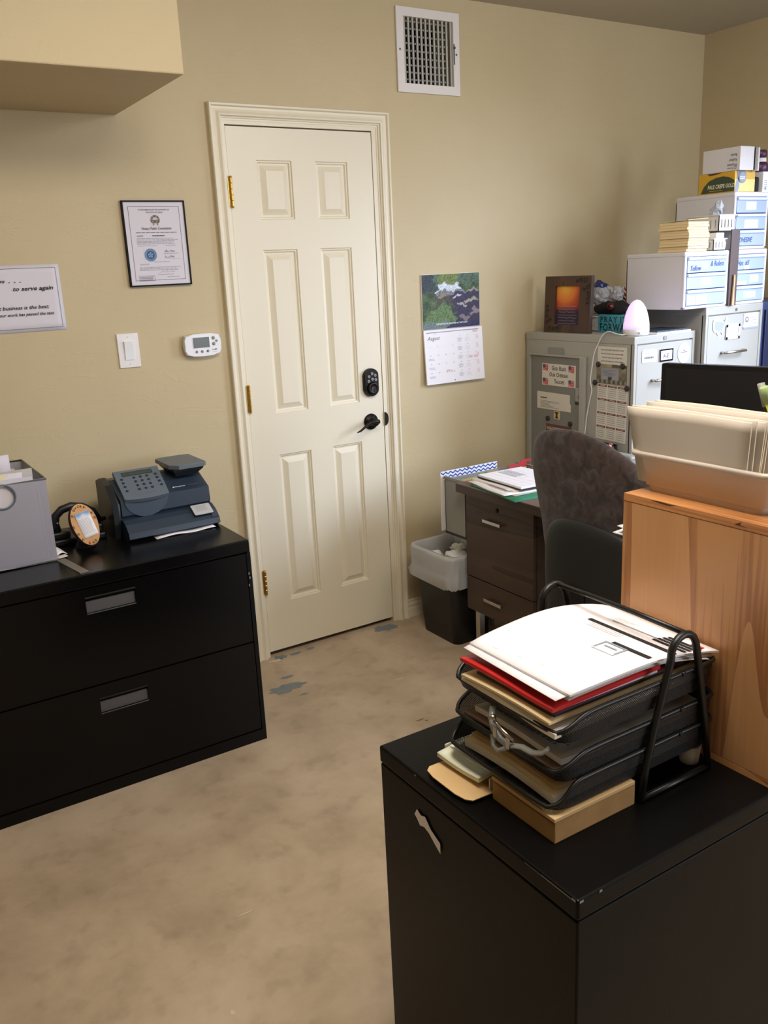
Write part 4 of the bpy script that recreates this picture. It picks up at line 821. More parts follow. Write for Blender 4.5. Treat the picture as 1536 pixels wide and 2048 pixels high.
# cards and magnets on the left side of the cabinet
SX = GX0-.0008
t = thing('magnetic_rack', 'flat grey metal rack hanging on the left side of the filing cabinet', 'rack', (SX, -.22, .62)); f = sideF(SX, -.044, .60)   # u -> -y
b = MB(); b.box(.0, .356, 0, .535, 0, .002, 'grey_cabinet_dark', f=f); b.box(-.004, .006, 0, .535, 0, .010, 'grey_cabinet', f=f); b.box(.325, .356, 0, .532, 0, .016, 'grey_cabinet', bev=.003, f=f); b.box(0, .356, .530, .538, 0, .012, 'grey_cabinet', f=f); b.build('rack_back', t)
b = MB(); b.prism(f, rrect(.115, .215, .538, .568, .010), 0, .004, 'box_grey'); b.build('hanger_tape', t, label='patch of grey tape')
def flag(mb, f, u, v, w_, h_):
    n = 6
    for i in range(n):
        a = i/n; c = (i+1)/n; o0 = math.sin(a*6)*.0016; o1 = math.sin(c*6)*.0016
        mb.poly(f, [(u+w_*a, v+o0), (u+w_*c, v+o1), (u+w_*c, v+h_+o1), (u+w_*a, v+h_+o0)], 'flag_red', .0006)
        if i % 1 == 0:
            for k in range(3): mb.poly(f, [(u+w_*a, v+o0+h_*(.15+.3*k)), (u+w_*c, v+o1+h_*(.15+.3*k)), (u+w_*c, v+h_*(.22+.3*k)+o1), (u+w_*a, v+h_*(.22+.3*k)+o0)], 'ink_pink', .0008)
    mb.rect(f, u, u+w_*.48, v+h_*.5, v+h_, 'flag_blue', .0012)
f = sideF(SX-.0025, -.124, .998)
b = MB(); b.box(0, .213, 0, .097, 0, .001, 'sign_cream', f=f); g = f.at(0, 0, .0012)
for u, v in ((.006, .066), (.170, .066), (.006, .004), (.170, .004)): flag(b, g, u, v, .034, .027)
def caps(mb, g, uc, v, big, words, m, sx=.8, bold=.012):
    tot = 0; parts = []
    for wd in words:
        w0 = max(p.x for p in text_mesh(wd[0], bold, 0)[0])*big*sx; w1 = (max(p.x for p in text_mesh(wd[1:], bold, 0)[0])*big*.74*sx) if len(wd) > 1 else 0
        parts.append((wd, w0, w1)); tot += w0+w1+big*.42*sx
    u = uc-(tot-big*.42*sx)/2
    for wd, w0, w1 in parts:
        mb.text(g, u, v, big, wd[0], m, .0005, bold, sx=sx); mb.text(g, u+w0+big*.05, v, big*.74, wd[1:], m, .0005, bold, sx=sx); u += w0+w1+big*.45*sx
caps(b, g, .107, .070, .026, ['GOD', 'BLESS'], 'ink'); caps(b, g, .107, .041, .026, ['OUR', 'OVERSEAS'], 'ink', .78); caps(b, g, .110, .011, .026, ['TROOPS'], 'ink')
tagged(b, 'troops_magnet', 'white GOD BLESS OUR OVERSEAS TROOPS card with four flags on the cabinet side', 'magnet')
f = sideF(SX-.0022, -.092, .888); b = MB(); b.prism(f, [(0, .0), (.216, .0), (.216, .034), (.210, .036), (.210, .076), (0, .078)], 0, .0012, 'sign_cream'); b.lines(f, .022, .065, .048, .056, 1, 'ink', .0018, ragged=0, th=.5); b.lines(f, .022, .15, .006, .040, 6, 'ink_and_shade', .0018, ragged=.6, th=.3); tagged(b, 'address_card', 'cream address card with small print under the troops card', 'card')
f = sideF(SX-.0022, -.335, .928); b = MB(); b.box(-.002, .036, -.002, .077, 0, .0006, 'black_plastic', f=f); b.picture(f, 0, .034, 0, .075, 10, 20, lambda u, v: (.25, .24, .23) if v < .2 else mixc((.64, .63, .60), (.35, .35, .35), (1.2-abs(u-.8)*2.2-abs(v-.42)*3)), .0008); tagged(b, 'photo_magnet', 'small black and white photo magnet beside the cream address card', 'magnet')
f = sideF(SX-.0022, -.202, .850); b = MB(); b.box(0, .038, -.002, .034, 0, .001, 'manila', f=f)
b.poly(f, [(.005, .031), (.031, .031), (.031, .025), (.025, .024), (.024, .012), (.029, .002), (.008, .002), (.012, .012), (.012, .024), (.005, .025)], 'magnet_black', .0014); tagged(b, 'tower_stamp', 'tiny stamp with a dark tower on the cabinet side', 'stamp')
f = sideF(SX-.0022, -.152, .70); b = MB(); b.box(0, .162, 0, .122, 0, .0012, 'maroon', f=f); b.text(f, .006, .098, .0165, 'EAGLE RESTORATION', 'sign_cream', .0018, .02, sx=.82); b.lines(f, .01, .15, .02, .09, 5, 'paper_grey', .0018, th=.3); tagged(b, 'eagle_restoration_card', 'dark red EAGLE RESTORATION card on the cabinet side above the chair', 'card')
f = sideF(SX, -.462, 1.110); b = MB(); b.box(0, .160, 0, .076, 0, .001, 'sign_cream', f=f)
for k, s_ in enumerate(['Trust in the LORD with all your heart;', 'lean not on your own understanding;', 'In all your ways acknowledge Him,', 'and He will make your paths straight.']): b.text(f, .080, .060-k*.0155, .0088, s_, 'ink_and_shade', .0014, .02, .2, 'CENTER', sx=.92)
b.text(f, .095, .0015, .0070, 'Prov. 3:5-6', 'ink_and_shade', .0014, 0, .2, 'CENTER'); tagged(b, 'scripture_card', 'cream scripture card at the top right of the cabinet side', 'card')
t = thing('year_planner', 'long yearly calendar card with a house photo and red month headings', 'calendar', (SX, -.545, .80)); f = sideF(SX, -.458, .795)
def church(u, v):
    c = mixc((.33, .30, .25), (.66, .62, .50), v*.9+.15*math.sin(u*19)*math.sin(v*15))
    if abs(u-.45) < .30 and .2 < v < .82: c = (.60, .60, .63)
    if abs(u-.45) < .07 and .2 < v < .36: c = (.25, .24, .24)
    if v < .2: c = mixc((.30, .27, .22), (.6, .57, .5), .5+.5*math.sin(u*40))
    if v > .85 and u > .5: c = (.36, .33, .26)
    return c
b = MB(); b.box(.0, .165, .238, .318, 0, .001, 'sepia', f=f); b.picture(f, .001, .164, .239, .317, 30, 18, church, .0012); b.lines(f, .035, .112, .268, .298, 5, 'ink_and_shade', .0018, th=.25, ragged=.3); b.build('house_photo', t)
b = MB(); f4 = f.rot(-.03); b.box(.0, .168, .0, .235, 0, .001, 'sign_cream', f=f4); g = f4.at(0, 0, .0014)
for r_ in range(4):
    for c in range(3):
        u = .004+c*.055; v = .006+(3-r_)*.058; b.rect(g, u, u+.050, v+.045, v+.053, 'flag_red' if False else 'maroon', .0002); b.lines(g, u+.010, u+.040, v+.0465, v+.0515, 1, 'paper_warm', .0004, ragged=0)
        for q in range(5): b.lines(g, u+.003, u+.048, v+.002+q*.0085, v+.0075+q*.0085, 1, 'ink_light', .0002, ragged=.1, th=.5)
b.build('month_grid', t, label='cream grid of twelve months')
for i, (y, z, lb) in enumerate([(-.470, 1.111, 'left of the two round black magnets under the scripture card'), (-.604, 1.111, 'right of the two round black magnets under the scripture card'), (-.452, 1.033, 'round black magnet at the top left corner of the month grid'), (-.630, 1.022, 'round black magnet at the top right corner of the month grid'), (-.163, .846, 'left round dark magnet above the EAGLE RESTORATION card'), (-.307, .837, 'right round dark magnet above the EAGLE RESTORATION card')]):
    b = MB(); b.lathe((SX-.0035 if y < -.4 else SX-.0035, y, z), [(.0115, -.0), (.0115, .004), (.009, .006), (0, .006)], 'magnet_black', 18, (-1, 0, 0)); tagged(b, 'round_magnet', lb, 'magnet', 'round magnets on the cabinet side')
# items on the desk in front of the cabinet
b = MB(); f = sideF(1.370, -.385, DZ); b.box(0, .095, 0, .068, 0, .008, 'black_plastic', bev=.001, f=f); b.picture(f, .010, .080, .012, .060, 10, 10, lambda u, v: mixc((.45, .2, .16), (.2, .15, .15), abs(math.sin(u*7)*math.cos(v*6))), .0086); b.rect(f, .082, .090, .004, .062, 'paper_grey', .0086)
for k in range(14): b.tube([f.p(.004+k*.0066, .066, -.002), f.p(.004+k*.0066, .074, .004), f.p(.004+k*.0066, .066, .010)], .0008, 'spiral_metal', 5)
tagged(b, 'small_spiral_calendar', 'small spiral bound picture calendar standing against the cabinet above the chair', 'calendar')
b = MB(); f = sideF(1.368, -.500, DZ); b.frame(f, 0, .112, 0, .070, .008, 'black_plastic', .010); b.box(0, .112, 0, .070, 0, .0099, 'black_plastic', f=f); b.rect(f, .010, .102, .010, .060, 'box_grey', .0104); tagged(b, 'picture_frame', 'black framed picture standing on the desk against the grey cabinet', 'picture frame')
t = thing('candy_jar', 'bunch of red and white striped candy sticks beside the black desk frame', 'candy', (1.30, -.60, DZ))
b = MB(); b.lathe((1.30, -.60, DZ), [(.028, 0), (.032, .02), (.030, .035), (.0, .035)], 'clear_wrap', 16); b.build('jar', t)
for k in range(6):
    b = MB(); x = 1.30+.012*math.cos(k*1.05); y = -.60+.014*math.sin(k*1.05); tx = x+.014*math.cos(k*1.3); ty = y-.02+.022*math.sin(k*1.7)
    for q in range(8):
        a = Vector((lerp(x, tx, q/8), lerp(y, ty, q/8), DZ+.02+.06*q/8)); c = Vector((lerp(x, tx, (q+1)/8), lerp(y, ty, (q+1)/8), DZ+.02+.06*(q+1)/8)); b.tube([a, c], .0035, 'candy_red' if q % 2 else 'paper', 6)
    b.build('candy_stick', t)

# ------------------------------------------------------------------ on top of the grey cabinet
t = thing('picture_frame', 'dark wooden picture frame with a sunset print on the grey filing cabinet', 'picture frame', (1.45, -.235, GZ))
ff = F((1.432, -.094, GZ), (.02, -1, 0), (.05, 0, 1)); FW, FH = .276, .243
b = MB()
for u0, u1, v0, v1 in [(0, .064, 0, FH), (FW-.066, FW, 0, FH), (.064, FW-.066, 0, .036), (.064, FW-.066, FH-.042, FH)]: b.box(u0, u1, v0, v1, -.016, 0, 'dark_frame_wood', f=ff)
b.box(.0, FW, 0, FH, -.018, -.016, 'dark_frame_wood', f=ff); b.build('wooden_frame', t)
b = MB()
def curl(u, v, r_, turns, a0, d):
    b.tube([ff.p(u+r_*(1-q/26)*math.cos(a0+d*q/26*turns*6.28), v+r_*(1-q/26)*math.sin(a0+d*q/26*turns*6.28), .0006) for q in range(25)], .0013, 'ink', 5)
for s_, u, v in ((1, FW-.034, FH-.022), (-1, .034, .022)):
    for k, (du, dv, r_, a0, d) in enumerate([(0, 0, .014, 0, 1), (-.026, .002, .011, 3.1, -1), (-.048, -.002, .009, 0, 1), (.012, -.024, .013, 1.5, -1), (.014, -.050, .012, -1.5, 1), (.013, -.074, .010, 1.5, -1), (-.004, -.034, .008, 2, 1), (.016, -.094, .007, 0, 1)]):
        curl(u+s_*du, v+s_*dv, r_, 1.4, a0+(0 if s_ > 0 else 3.14), d)
b.build('scroll_carving', t, label='dark scroll carving')
def sunset(u, v):
    d = math.hypot((u-.35)*.9, v-.97)
    c = mixc((.98, .80, .30), (.86, .40, .20), d*2.0); c = mixc(c, (.55, .20, .20), (d-.38)*3.2)
    if v < .45: c = mixc(c, (.22, .16, .26), (.47-v)*7)
    return mixc(c, (.9, .5, .3), .18*random.Random(int(u*50)*77+int(v*60)).random() if v > .4 else 0)
b = MB(); b.picture(ff, .060, FW-.062, .033, FH-.039, 24, 30, sunset, -.010); g = ff.at(.062, .035, -.009)
for k in range(7): squiggle(b, g, .012+.004*(k % 3), .078-k*.0125, .115-.008*(k % 3), .0045, 20+k, 'paper_grey', .0009)
b.build('sunset_print', t, label='sunset print with handwriting'); b = MB(); b.box(FW/2-.02, FW/2+.02, 0, .18, -.0675, -.065, 'dark_frame_wood', f=F(ff.p(0, 0, 0), ff.U, (-.21, 0, 1))); b.build('easel_back', t)
# white basket full of bits behind the sign
t = thing('slotted_basket', 'small white slotted basket behind the teal sign', 'basket', (1.625, -.33, GZ))
def basket(t, x0, x1, y0, y1, z0, z1, slots_y=8, slots_x=5, rim=.006):
    b = MB(); th = .003
    b.box(x0, x1, y0, y1, z0, z0+th, 'basket_white')
    def wall(a, c, n, axis, at_):
        L_ = c-a; step = L_/n; w_ = step*.34
        for i in range(n):
            s0 = a+i*step; lo = (s0, s0+step-w_)
            if axis == 'y': b.box(at_, at_+th, lo[0], lo[1], z0, z1, 'basket_white')
            else: b.box(lo[0], lo[1], at_, at_+th, z0, z1, 'basket_white')
            g0 = (lo[1], s0+step)
            for za, zb in ((z0, z0+(z1-z0)*.22), (z1-(z1-z0)*.3, z1)):
                if axis == 'y': b.box(at_, at_+th, g0[0], g0[1], za, zb, 'basket_white')
                else: b.box(g0[0], g0[1], at_, at_+th, za, zb, 'basket_white')
    wall(y0, y1, slots_y, 'y', x0); wall(y0, y1, slots_y, 'y', x1-th); wall(x0, x1, slots_x, 'x', y0); wall(x0, x1, slots_x, 'x', y1-th)
    b.build('basket_body', t); b = MB()
    for a in [(x0-rim, x1+rim, y0-rim, y0+.002), (x0-rim, x1+rim, y1-.002, y1+rim), (x0-rim, x0+.002, y0, y1), (x1-.002, x1+rim, y0, y1)]: b.box(*a, z1-.005, z1, 'basket_white', bev=.001)
    b.build('basket_rim', t)
basket(t, 1.552, 1.70, -.440, -.215, GZ, GZ+.066, 11, 7)
b = MB(); bmesh.ops.create_icosphere(b.bm, subdivisions=3, radius=1, matrix=Matrix.Translation((1.610, -.340, GZ+.095)) @ Matrix.Diagonal((.045, .105, .034, 1))); b.mi('cap_black')
for v in b.bm.verts: v.co.z += .008*math.sin(v.co.y*60)*math.cos(v.co.x*70)
for fc in b.bm.faces: fc.smooth = True
tagged(b, 'black_cloth_cap', 'crumpled black cloth cap heaped in the white slotted basket', 'cap')
def crump(name, c, sc, m, lb, cat, seed, m2=None):
    b = MB(); bmesh.ops.create_icosphere(b.bm, subdivisions=3, radius=1, matrix=Matrix.Translation(c) @ Matrix.Diagonal((*sc, 1))); r = random.Random(seed); C = Vector(c); b.mi(m)
    if m2: b.mi(m2)
    for v in b.bm.verts: v.co = C+(v.co-C)*(1+r.uniform(-.16, .16))
    for fc in b.bm.faces:
        if m2 and (fc.calc_center_median()-C).z > sc[2]*.55: fc.material_index = 1
    tagged(b, name, lb, cat)
crump('wrapped_candy', (1.605, -.268, GZ+.160), (.036, .052, .054), 'clear_wrap', 'silver clear wrapped sweet bag with a blue top beside the picture frame', 'candy bag', 3, 'wrap_blue')
crump('plastic_bag', (1.625, -.345, GZ+.157), (.025, .036, .034), 'clear_wrap', 'crumpled clear plastic bag behind the black cloth cap', 'plastic bag', 8)
b = MB(); n = 10
for k in range(n): b.lathe((1.690, -.345, GZ+.150), [(.001, -.035)]+[(.036*math.sin(math.pi*q/8)+.001, -.035*math.cos(math.pi*q/8)) for q in range(1, 8)]+[(.001, .035)], 'wrap_red', 20) if k == 0 else b.tube([Vector((1.690, -.345, GZ+.150))+Vector((math.cos(a+k*.63)*.0375*math.sin(a), math.sin(a+k*.63)*.0375*math.sin(a), .036*math.cos(a))) for a in [math.pi*q/10 for q in range(1, 10)]], .0035, 'paper', 5)
tagged(b, 'striped_ornament', 'red ornament with white stripes tucked behind the white drawer unit', 'ornament')
b = MB(); b.lathe((1.556, -.380, GZ+.108), [(.016*math.sin(math.pi*q/8)+.0005, -.016*math.cos(math.pi*q/8)) for q in range(9)], 'cherry', 16); tagged(b, 'red_bauble', 'small shiny dark red bauble resting on the black cloth cap', 'bauble')
# PRAY IT FORWARD block
t = thing('teal_word_sign', 'teal wooden block sign reading PRAY IT FORWARD beside the glowing diffuser', 'sign', (1.533, -.455, GZ)); f = sideF(1.524, -.338, GZ)
b = MB(); b.box(0, .235, 0, .075, -.018, 0, 'teal_sign', bev=.002, f=f); b.build('sign_block', t)
def serif(mb, g, u, v, size, word, m, sx, gap, bold):
    for ch in word:
        if ch == ' ': u += size*.35*sx; continue
        vs = text_mesh(ch, bold, 0)[0]; wd = (max(p.x for p in vs))*size*sx; mb.text(g, u, v, size, ch, m, .0006, bold, sx=sx)
        h = size*.70; s_ = size*.05
        feet = {'P': [(0, 0), (0, 1)], 'R': [(0, 0), (0, 1), (1, 0)], 'A': [(0, 0), (1, 0)], 'Y': [(.5, 0), (0, 1), (1, 1)], 'I': [(.5, 0), (.5, 1)], 'T': [(.5, 0)], 'F': [(0, 0), (0, 1)], 'W': [(0, 1), (1, 1)], 'D': [(0, 0), (0, 1)]}.get(ch, [])
        for a, c in feet: uu = u+size*.06*sx+a*(wd-size*.10*sx); mb.rect(g, uu-size*.11*sx, uu+size*.15*sx, v+c*(h-s_), v+c*(h-s_)+s_, m, .0008)
        u += wd+gap
b = MB(); g = f.at(0, 0, .0005); serif(b, g, .014, .044, .033, 'PRAY IT', 'ink', .98, .0060, .005); serif(b, g, .011, .007, .045, 'FORWARD', 'ink', .80, .0030, .01); b.build('sign_lettering', t, label='black serif lettering')
# diffuser
t = thing('egg_diffuser', 'glowing white egg shaped diffuser at the front corner of the grey cabinet', 'diffuser', (1.470, -.602, GZ))
c0 = (1.470, -.602, GZ)
b = MB(); b.lathe(c0, [(.046, 0), (.051, .004), (.0525, .016), (.0525, .026)], 'egg_base', 32); b.build('diffuser_base', t)
b = MB(); b.lathe(c0, [(.0525, .026), (.0515, .045), (.048, .068), (.042, .092), (.034, .112), (.024, .128), (.013, .138), (.001, .142)], 'egg', 32); b.build('glowing_cover', t, label='glowing pale lilac cover')
b = MB(); b.lathe(Vector(c0)+Vector((-.03, -.043, .012)), [(.003, 0), (.003, .003), (0, .003)], 'grey_button', 10, (-.5, -.8, 0)); b.build('button', t)
b = MB(); b.tube(spline([(1.44, -.595, GZ+.006), (1.405, -.585, GZ+.006), (1.394, -.56, GZ+.012), (1.389, -.53, GZ+.018), (1.386, -.50, GZ+.004), (1.385, -.475, GZ-.035), (1.384, -.455, GZ-.075), (1.384, -.445, GZ-.13), (1.384, -.436, GZ-.19), (1.385, -.444, GZ-.23), (1.385, -.432, GZ-.28), (1.385, -.418, GZ-.34), (1.384, -.412, GZ-.40), (1.383, -.406, GZ-.46), (1.383, -.410, GZ-.50)]), .0026, 'cord_white', 6); tagged(b, 'diffuser_cord', 'white cord hanging from the diffuser down the cabinet side', 'cord')
for i, (x0, x1, y0, y1, z, m_, lb) in enumerate([(1.535, 1.745, -.655, -.50, 0, 'paper_warm', 'cream booklet lying at the right front of the grey cabinet top'), (1.545, 1.735, -.648, -.505, .006, 'meter_dark', 'dark notebook lying on the cream booklet on the grey cabinet')]):
    b = MB(); b.box(x0, x1, y0, y1, GZ+z, GZ+z+.006, m_, bev=.001); tagged(b, 'booklet', lb, 'booklet')
# ------------------------------------------------------------------ second grey cabinet and the navy one
t = thing('filing_cabinet', 'taller pale grey filing cabinet under the white drawer units', 'filing cabinet', (1.975, -.36, 0))
HX0, HX1, HY0, HY1, HZ = 1.782, 2.160, -.698, -.012, 1.322
b = MB(); b.box(HX0, HX1, HY0+.012, HY1, .02, HZ-.004, 'grey_cabinet', bev=.003); b.box(HX0-.002, HX1+.002, HY0, HY1, HZ-.034, HZ, 'grey_cabinet', bev=.003)
b.box(HX0, HX0+.014, HY0, HY0+.02, 0, HZ-.03, 'grey_cabinet'); b.box(HX1-.014, HX1, HY0, HY0+.02, 0, HZ-.03, 'grey_cabinet'); b.build('cabinet_body', t)
for k in range(4):
    z1 = HZ-.038-k*.300; file_drawer(t, HX0+.016, HX1-.016, HY0+.004, z1-.292, z1, 'grey_cabinet', (.095, .235, .135))
b = MB(); f = wallF(1.972, 1.303, HY0-.001); b.rect(f, 0, .012, -.005, .005, 'chrome', .001); b.build('cabinet_lock', t)
b = MB(); f = wallF(1.915, 1.180, HY0-.001); b.frame(f, 0, .092, 0, .062, .011, 'hot_white', .003); b.box(0, .092, 0, .062, 0, .002, 'label_white', f=f); b.rect(f, .078, .081, .011, .051, 'ink_and_shade', .0026); b.rect(f, -.004, 0, .0, .058, 'ink_and_shade', .0005); b.build('card_holder', t, label='white card holder')  # grey strips inside and left of the frame are its painted shadow
b = MB(); f = wallF(1.826, 1.208, HY0-.0012)
usa = [(0, .045), (.002, .020), (.012, .008), (.026, .006), (.036, -.008), (.044, .004), (.056, .006), (.064, -.006), (.070, .002), (.068, .014), (.078, .026), (.084, .040), (.094, .048), (.094, .066), (.086, .068), (.080, .050), (.068, .050), (.060, .058), (.004, .062)]
b.poly(f, usa, 'hot_white', .0012); c_ = (.045, .034); b.poly(f, [(c_[0]+(u-c_[0])*.74, c_[1]+(v-c_[1])*.70) for u, v in usa], 'card_grey', .0016); tagged(b, 'map_magnet', 'white magnet shaped like a map on the pale grey cabinet', 'magnet')
b = MB(); f = wallF(2.030, 1.216, HY0-.0012); b.box(0, .098, .008, .066, 0, .001, 'hot_white', f=f); b.rect(f, 0, .098, .0, .008, 'card_grey', .0012); b.disc(f, .022, .040, .013, 'ink_and_shade', .0014); b.disc(f, .022, .041, .006, 'hot_white', .0016); b.lines(f, .042, .090, .018, .052, 3, 'ink_light', .0014, th=.35); tagged(b, 'business_card', 'white business card with a round dark logo on the pale grey cabinet', 'card')
t = thing('filing_cabinet', 'dark navy blue filing cabinet in the corner at the right edge', 'filing cabinet', (2.37, -.36, 0))
b = MB(); b.box(2.172, 2.55, -.69, -.012, 0, 1.322, 'navy_cabinet', bev=.003); b.build('cabinet_body', t)
for k in range(4):
    z1 = 1.290-k*.31; file_drawer(t, 2.186, 2.536, -.696, z1-.30, z1, 'navy_cabinet' if k % 2 else 'navy_dark', (.07, .22, .135))

# ------------------------------------------------------------------ white drawer units
def organizer(name, label, x0, x1, y0, y1, z0, z1, marks, lblrects):
    t = thing(name, label, 'drawer unit', ((x0+x1)/2, (y0+y1)/2, z0))
    W_, H_, D_ = x1-x0, z1-z0, y1-y0
    b = MB(); f = wallF(x0, z0, y0)
    side = F((x0, y0, z0), (0, 1, 0), (0, 0, 1))
    # body: rounded back box, open front frame
    b.prism(F((x0, y0+.012, z0), (0, 1, 0), (0, 0, 1)), rrect(0, D_-.012, 0, H_-.018, .008), 0, .004, 'organizer_white'); b.prism(F((x1-.004, y0+.012, z0), (0, 1, 0), (0, 0, 1)), rrect(0, D_-.012, 0, H_-.018, .008), 0, .004, 'organizer_white')
    b.box(x0, x1, y1-.004, y1, z0+.004, z1-.01, 'organizer_white'); b.box(x0+.002, x1-.002, y0+.01, y1-.002, z0, z0+.005, 'organizer_white')
    b.box(x0-.002, x1+.002, y0, y1+.001, z1-.020, z1, 'organizer_white', bev=.006, seg=3)
    b.box(x0, x0+.014, y0, y0+.014, z0, z1-.01, 'organizer_white', bev=.004); b.box(x1-.014, x1, y0, y0+.014, z0, z1-.01, 'organizer_white', bev=.004); b.box(x0, x1, y0, y0+.014, z0, z0+.012, 'organizer_white', bev=.004); b.build('unit_body', t)
    n = 3; dh = (H_-.020-.012)/n
    for k in range(n):
        v0 = .012+k*dh; b = MB(); b.box(.015, W_-.015, v0+.002, v0+dh-.001, -.012, .002, 'drawer_clear', bev=.002, f=f); b.box(.015, W_-.015, v0+dh-.014, v0+dh-.003, .0, .009, 'drawer_pale', bev=.003, f=f)
        b.box(.018, W_-.018, v0+.004, v0+dh-.016, -(D_-.03), -.012, 'drawer_pale', f=f); d = b.build('drawer', t, label='clear bluish drawer')
        for (kk, u0, u1, a0, a1) in lblrects:
            if kk == k: b = MB(); b.rect(f, u0*W_, u1*W_, v0+a0*dh, v0+a1*dh, 'label_white', .0026); b.build('drawer_label', d, label='white paper label')
        for (kk, u, v, s_, txt) in marks:
            if kk == k: b = MB(); b.text(f, u*W_, v0+v*dh, s_, txt, 'ink_blue', .003, .004, .35, sx=.8); b.build('marker_writing', d, label='blue marker writing')
    return t
organizer('drawer_unit', 'white three drawer plastic unit marked Rulers, lowest and furthest left', 1.632, 1.906, -.700, -.395, HZ, 1.549, [(2, .10, .15, .030, 'Yellow'), (2, .56, .38, .030, '& Rulers')], [(2, .36, .50, .25, .65), (1, .36, .60, .25, .70), (0, .06, .24, .10, .60), (0, .28, .52, .10, .62)])
organizer('drawer_unit', 'white drawer unit marked Hot Files behind the brown board, under another unit', 1.958, 2.185, -.684, -.384, HZ, 1.549, [(2, .10, .3, .030, 'Hot  #3')], [(2, .32, .46, .05, .3), (1, .50, .76, .2, .65), (1, .04, .4, .05, .3), (0, .34, .70, .2, .6)])
organizer('drawer_unit', 'white drawer unit carrying the yellow rubber band box, topmost of its stack', 1.945, 2.172, -.684, -.384, 1.550, 1.780, [(0, .10, .25, .028, 'ADHESIVE')], [(2, .32, .62, .2, .7), (1, .3, .7, .1, .6)])
b = MB(); f = wallF(1.912, HZ, -.7035); b.prism(f, [(0, 0), (.052, 0)]+arc(.046, .302, .007, 0, 90, 5)+[(0, .309)], -.005, 0, 'board_brown', bev=.001); tagged(b, 'brown_board', 'tall dark brown board standing upright between the white drawer units', 'board')
b = MB(); f = wallF(1.922, HZ, -.7125); b.prism(f, [(.004, 0), (.020, 0), (.018, .03), (.016, .07), (.019, .11), (.017, .125), (.010, .127), (.010, .09), (.007, .05)], -.006, 0, 'tan_wood', bev=.001); tagged(b, 'wooden_stick', 'tan wooden stick leaning in front of the brown board', 'stick')
# envelopes on the lower unit
zt = 1.549
for k in range(11):
    h = .0105; b = MB(); z = zt+.0008+k*h; dx = .004*math.sin(k*2.1); dy = .003*math.cos(k*1.7)-(.0015*k if k < 6 else -.0015*(k-9))
    b.box(1.652+dx, 1.778+dx*.5, -.690+dy, -.545+dy, z, z+h-.0005, 'manila_cream', bev=.001)
    tagged(b, 'envelope_bundle', 'one of the yellow manila envelope bundles stacked on the lowest white drawer unit', 'envelope bundle', 'manila envelope bundles on the white drawer unit')
b = MB(); b.sheet(F((1.655, -.688, zt+.117), (1, 0, .0), (0, 1, .03)), .122, .14, lambda a, c: (0, 0, .016*(a*.4+(1-a)*0)*(1-c*.5)+.006*(1-c)), 'manila_cream', 8, 8, .002); tagged(b, 'manila_envelope', 'topmost manila envelope with a raised flap on the bundle stack', 'envelope')
t = thing('white_basket', 'small white slotted basket standing directly on the lowest drawer unit', 'basket', (1.845, -.64, zt)); basket(t, 1.806, 1.884, -.697, -.58, zt, zt+.048, 5, 4, .004)
b = MB(); b.box(1.828, 1.878, -.692, -.62, zt+.006, zt+.070, 'hot_white', bev=.002); tagged(b, 'white_card_pack', 'white card pack standing in the lower small basket', 'card pack')
b = MB(); b.lathe((1.800, -.64, zt+.062), [(.001, 0), (.011, 0), (.011, .024), (.001, .024)], 'manila', 14, (1, 0, 0)); tagged(b, 'tan_tape_roll', 'tan roll lying on the lower small basket beside the envelopes', 'roll')
t = thing('white_basket', 'white slotted basket stacked above the card pack, holding clear wrapping', 'basket', (1.885, -.62, zt+.0745)); basket(t, 1.832, 1.938, -.698, -.54, zt+.0745, zt+.141, 7, 5, .004)
b = MB(); bmesh.ops.create_icosphere(b.bm, subdivisions=2, radius=1, matrix=Matrix.Translation((1.885, -.645, 1.712)) @ Matrix.Diagonal((.026, .022, .036, 1))); b.mi('clear_wrap'); r_ = random.Random(4)
for v in b.bm.verts: v.co += Vector((r_.uniform(-.008, .008), r_.uniform(-.008, .008), r_.uniform(-.008, .008)))
tagged(b, 'clear_wrapper', 'crumpled clear wrapper sticking up out of the upper white basket', 'wrapper')
# on top of the tall stack
zt2 = 1.780
t = thing('rubber_band_box', 'yellow and green PALE CREPE GOLD rubber band box on the topmost drawer unit', 'box', (2.02, -.58, zt2))
b = MB(); b.box(1.952, 2.085, -.672, -.495, zt2, zt2+.082, 'box_yellow', bev=.0015); b.build('box_body', t)
b = MB(); f = sideF(1.952, -.495, zt2)
b.poly(f, [(.012, .004), (.025, .030), (.05, .052), (.085, .063), (.12, .066), (.15, .060), (.1765, .046), (.1765, .004)], 'box_green', .0006)
b.poly(f, [(.04, .081), (.055, .073), (.09, .076), (.12, .0815)], 'board_brown', .0006)
b.text(f, .046, .020, .022, 'PALE CREPE GOLD', 'box_print', .0012, .02, .1, sx=.72); b.lines(f, .055, .12, .008, .014, 1, 'box_yellow', .0012, ragged=0)
b.build('side_print', t, label='green side panel lettered PALE CREPE GOLD')
b = MB(); f = wallF(1.952, zt2, -.672); b.rect(f, .001, .132, .002, .050, 'box_yellow_pale', .0006); b.poly(f, arc(.0, .03, .030, -60, 60, 10, .038)+[(0, .004)], 'card_grey', .0012); b.poly(f, [(.010, .081), (.060, .081)]+arc(.045, .060, .028, 60, -200, 14, .026)[0:14], 'box_grey_logo', .0012); b.disc(f, .050, .056, .022, 'card_grey', .0016); b.lines(f, .032, .068, .048, .062, 2, 'label_white', .002, th=.5); b.build('front_print', t, label='pale front with grey emblem')
t = thing('white_band_box', 'white open box with upside down Premium Rubber Bands lettering, highest on the stack', 'box', (2.01, -.58, zt2+.083))
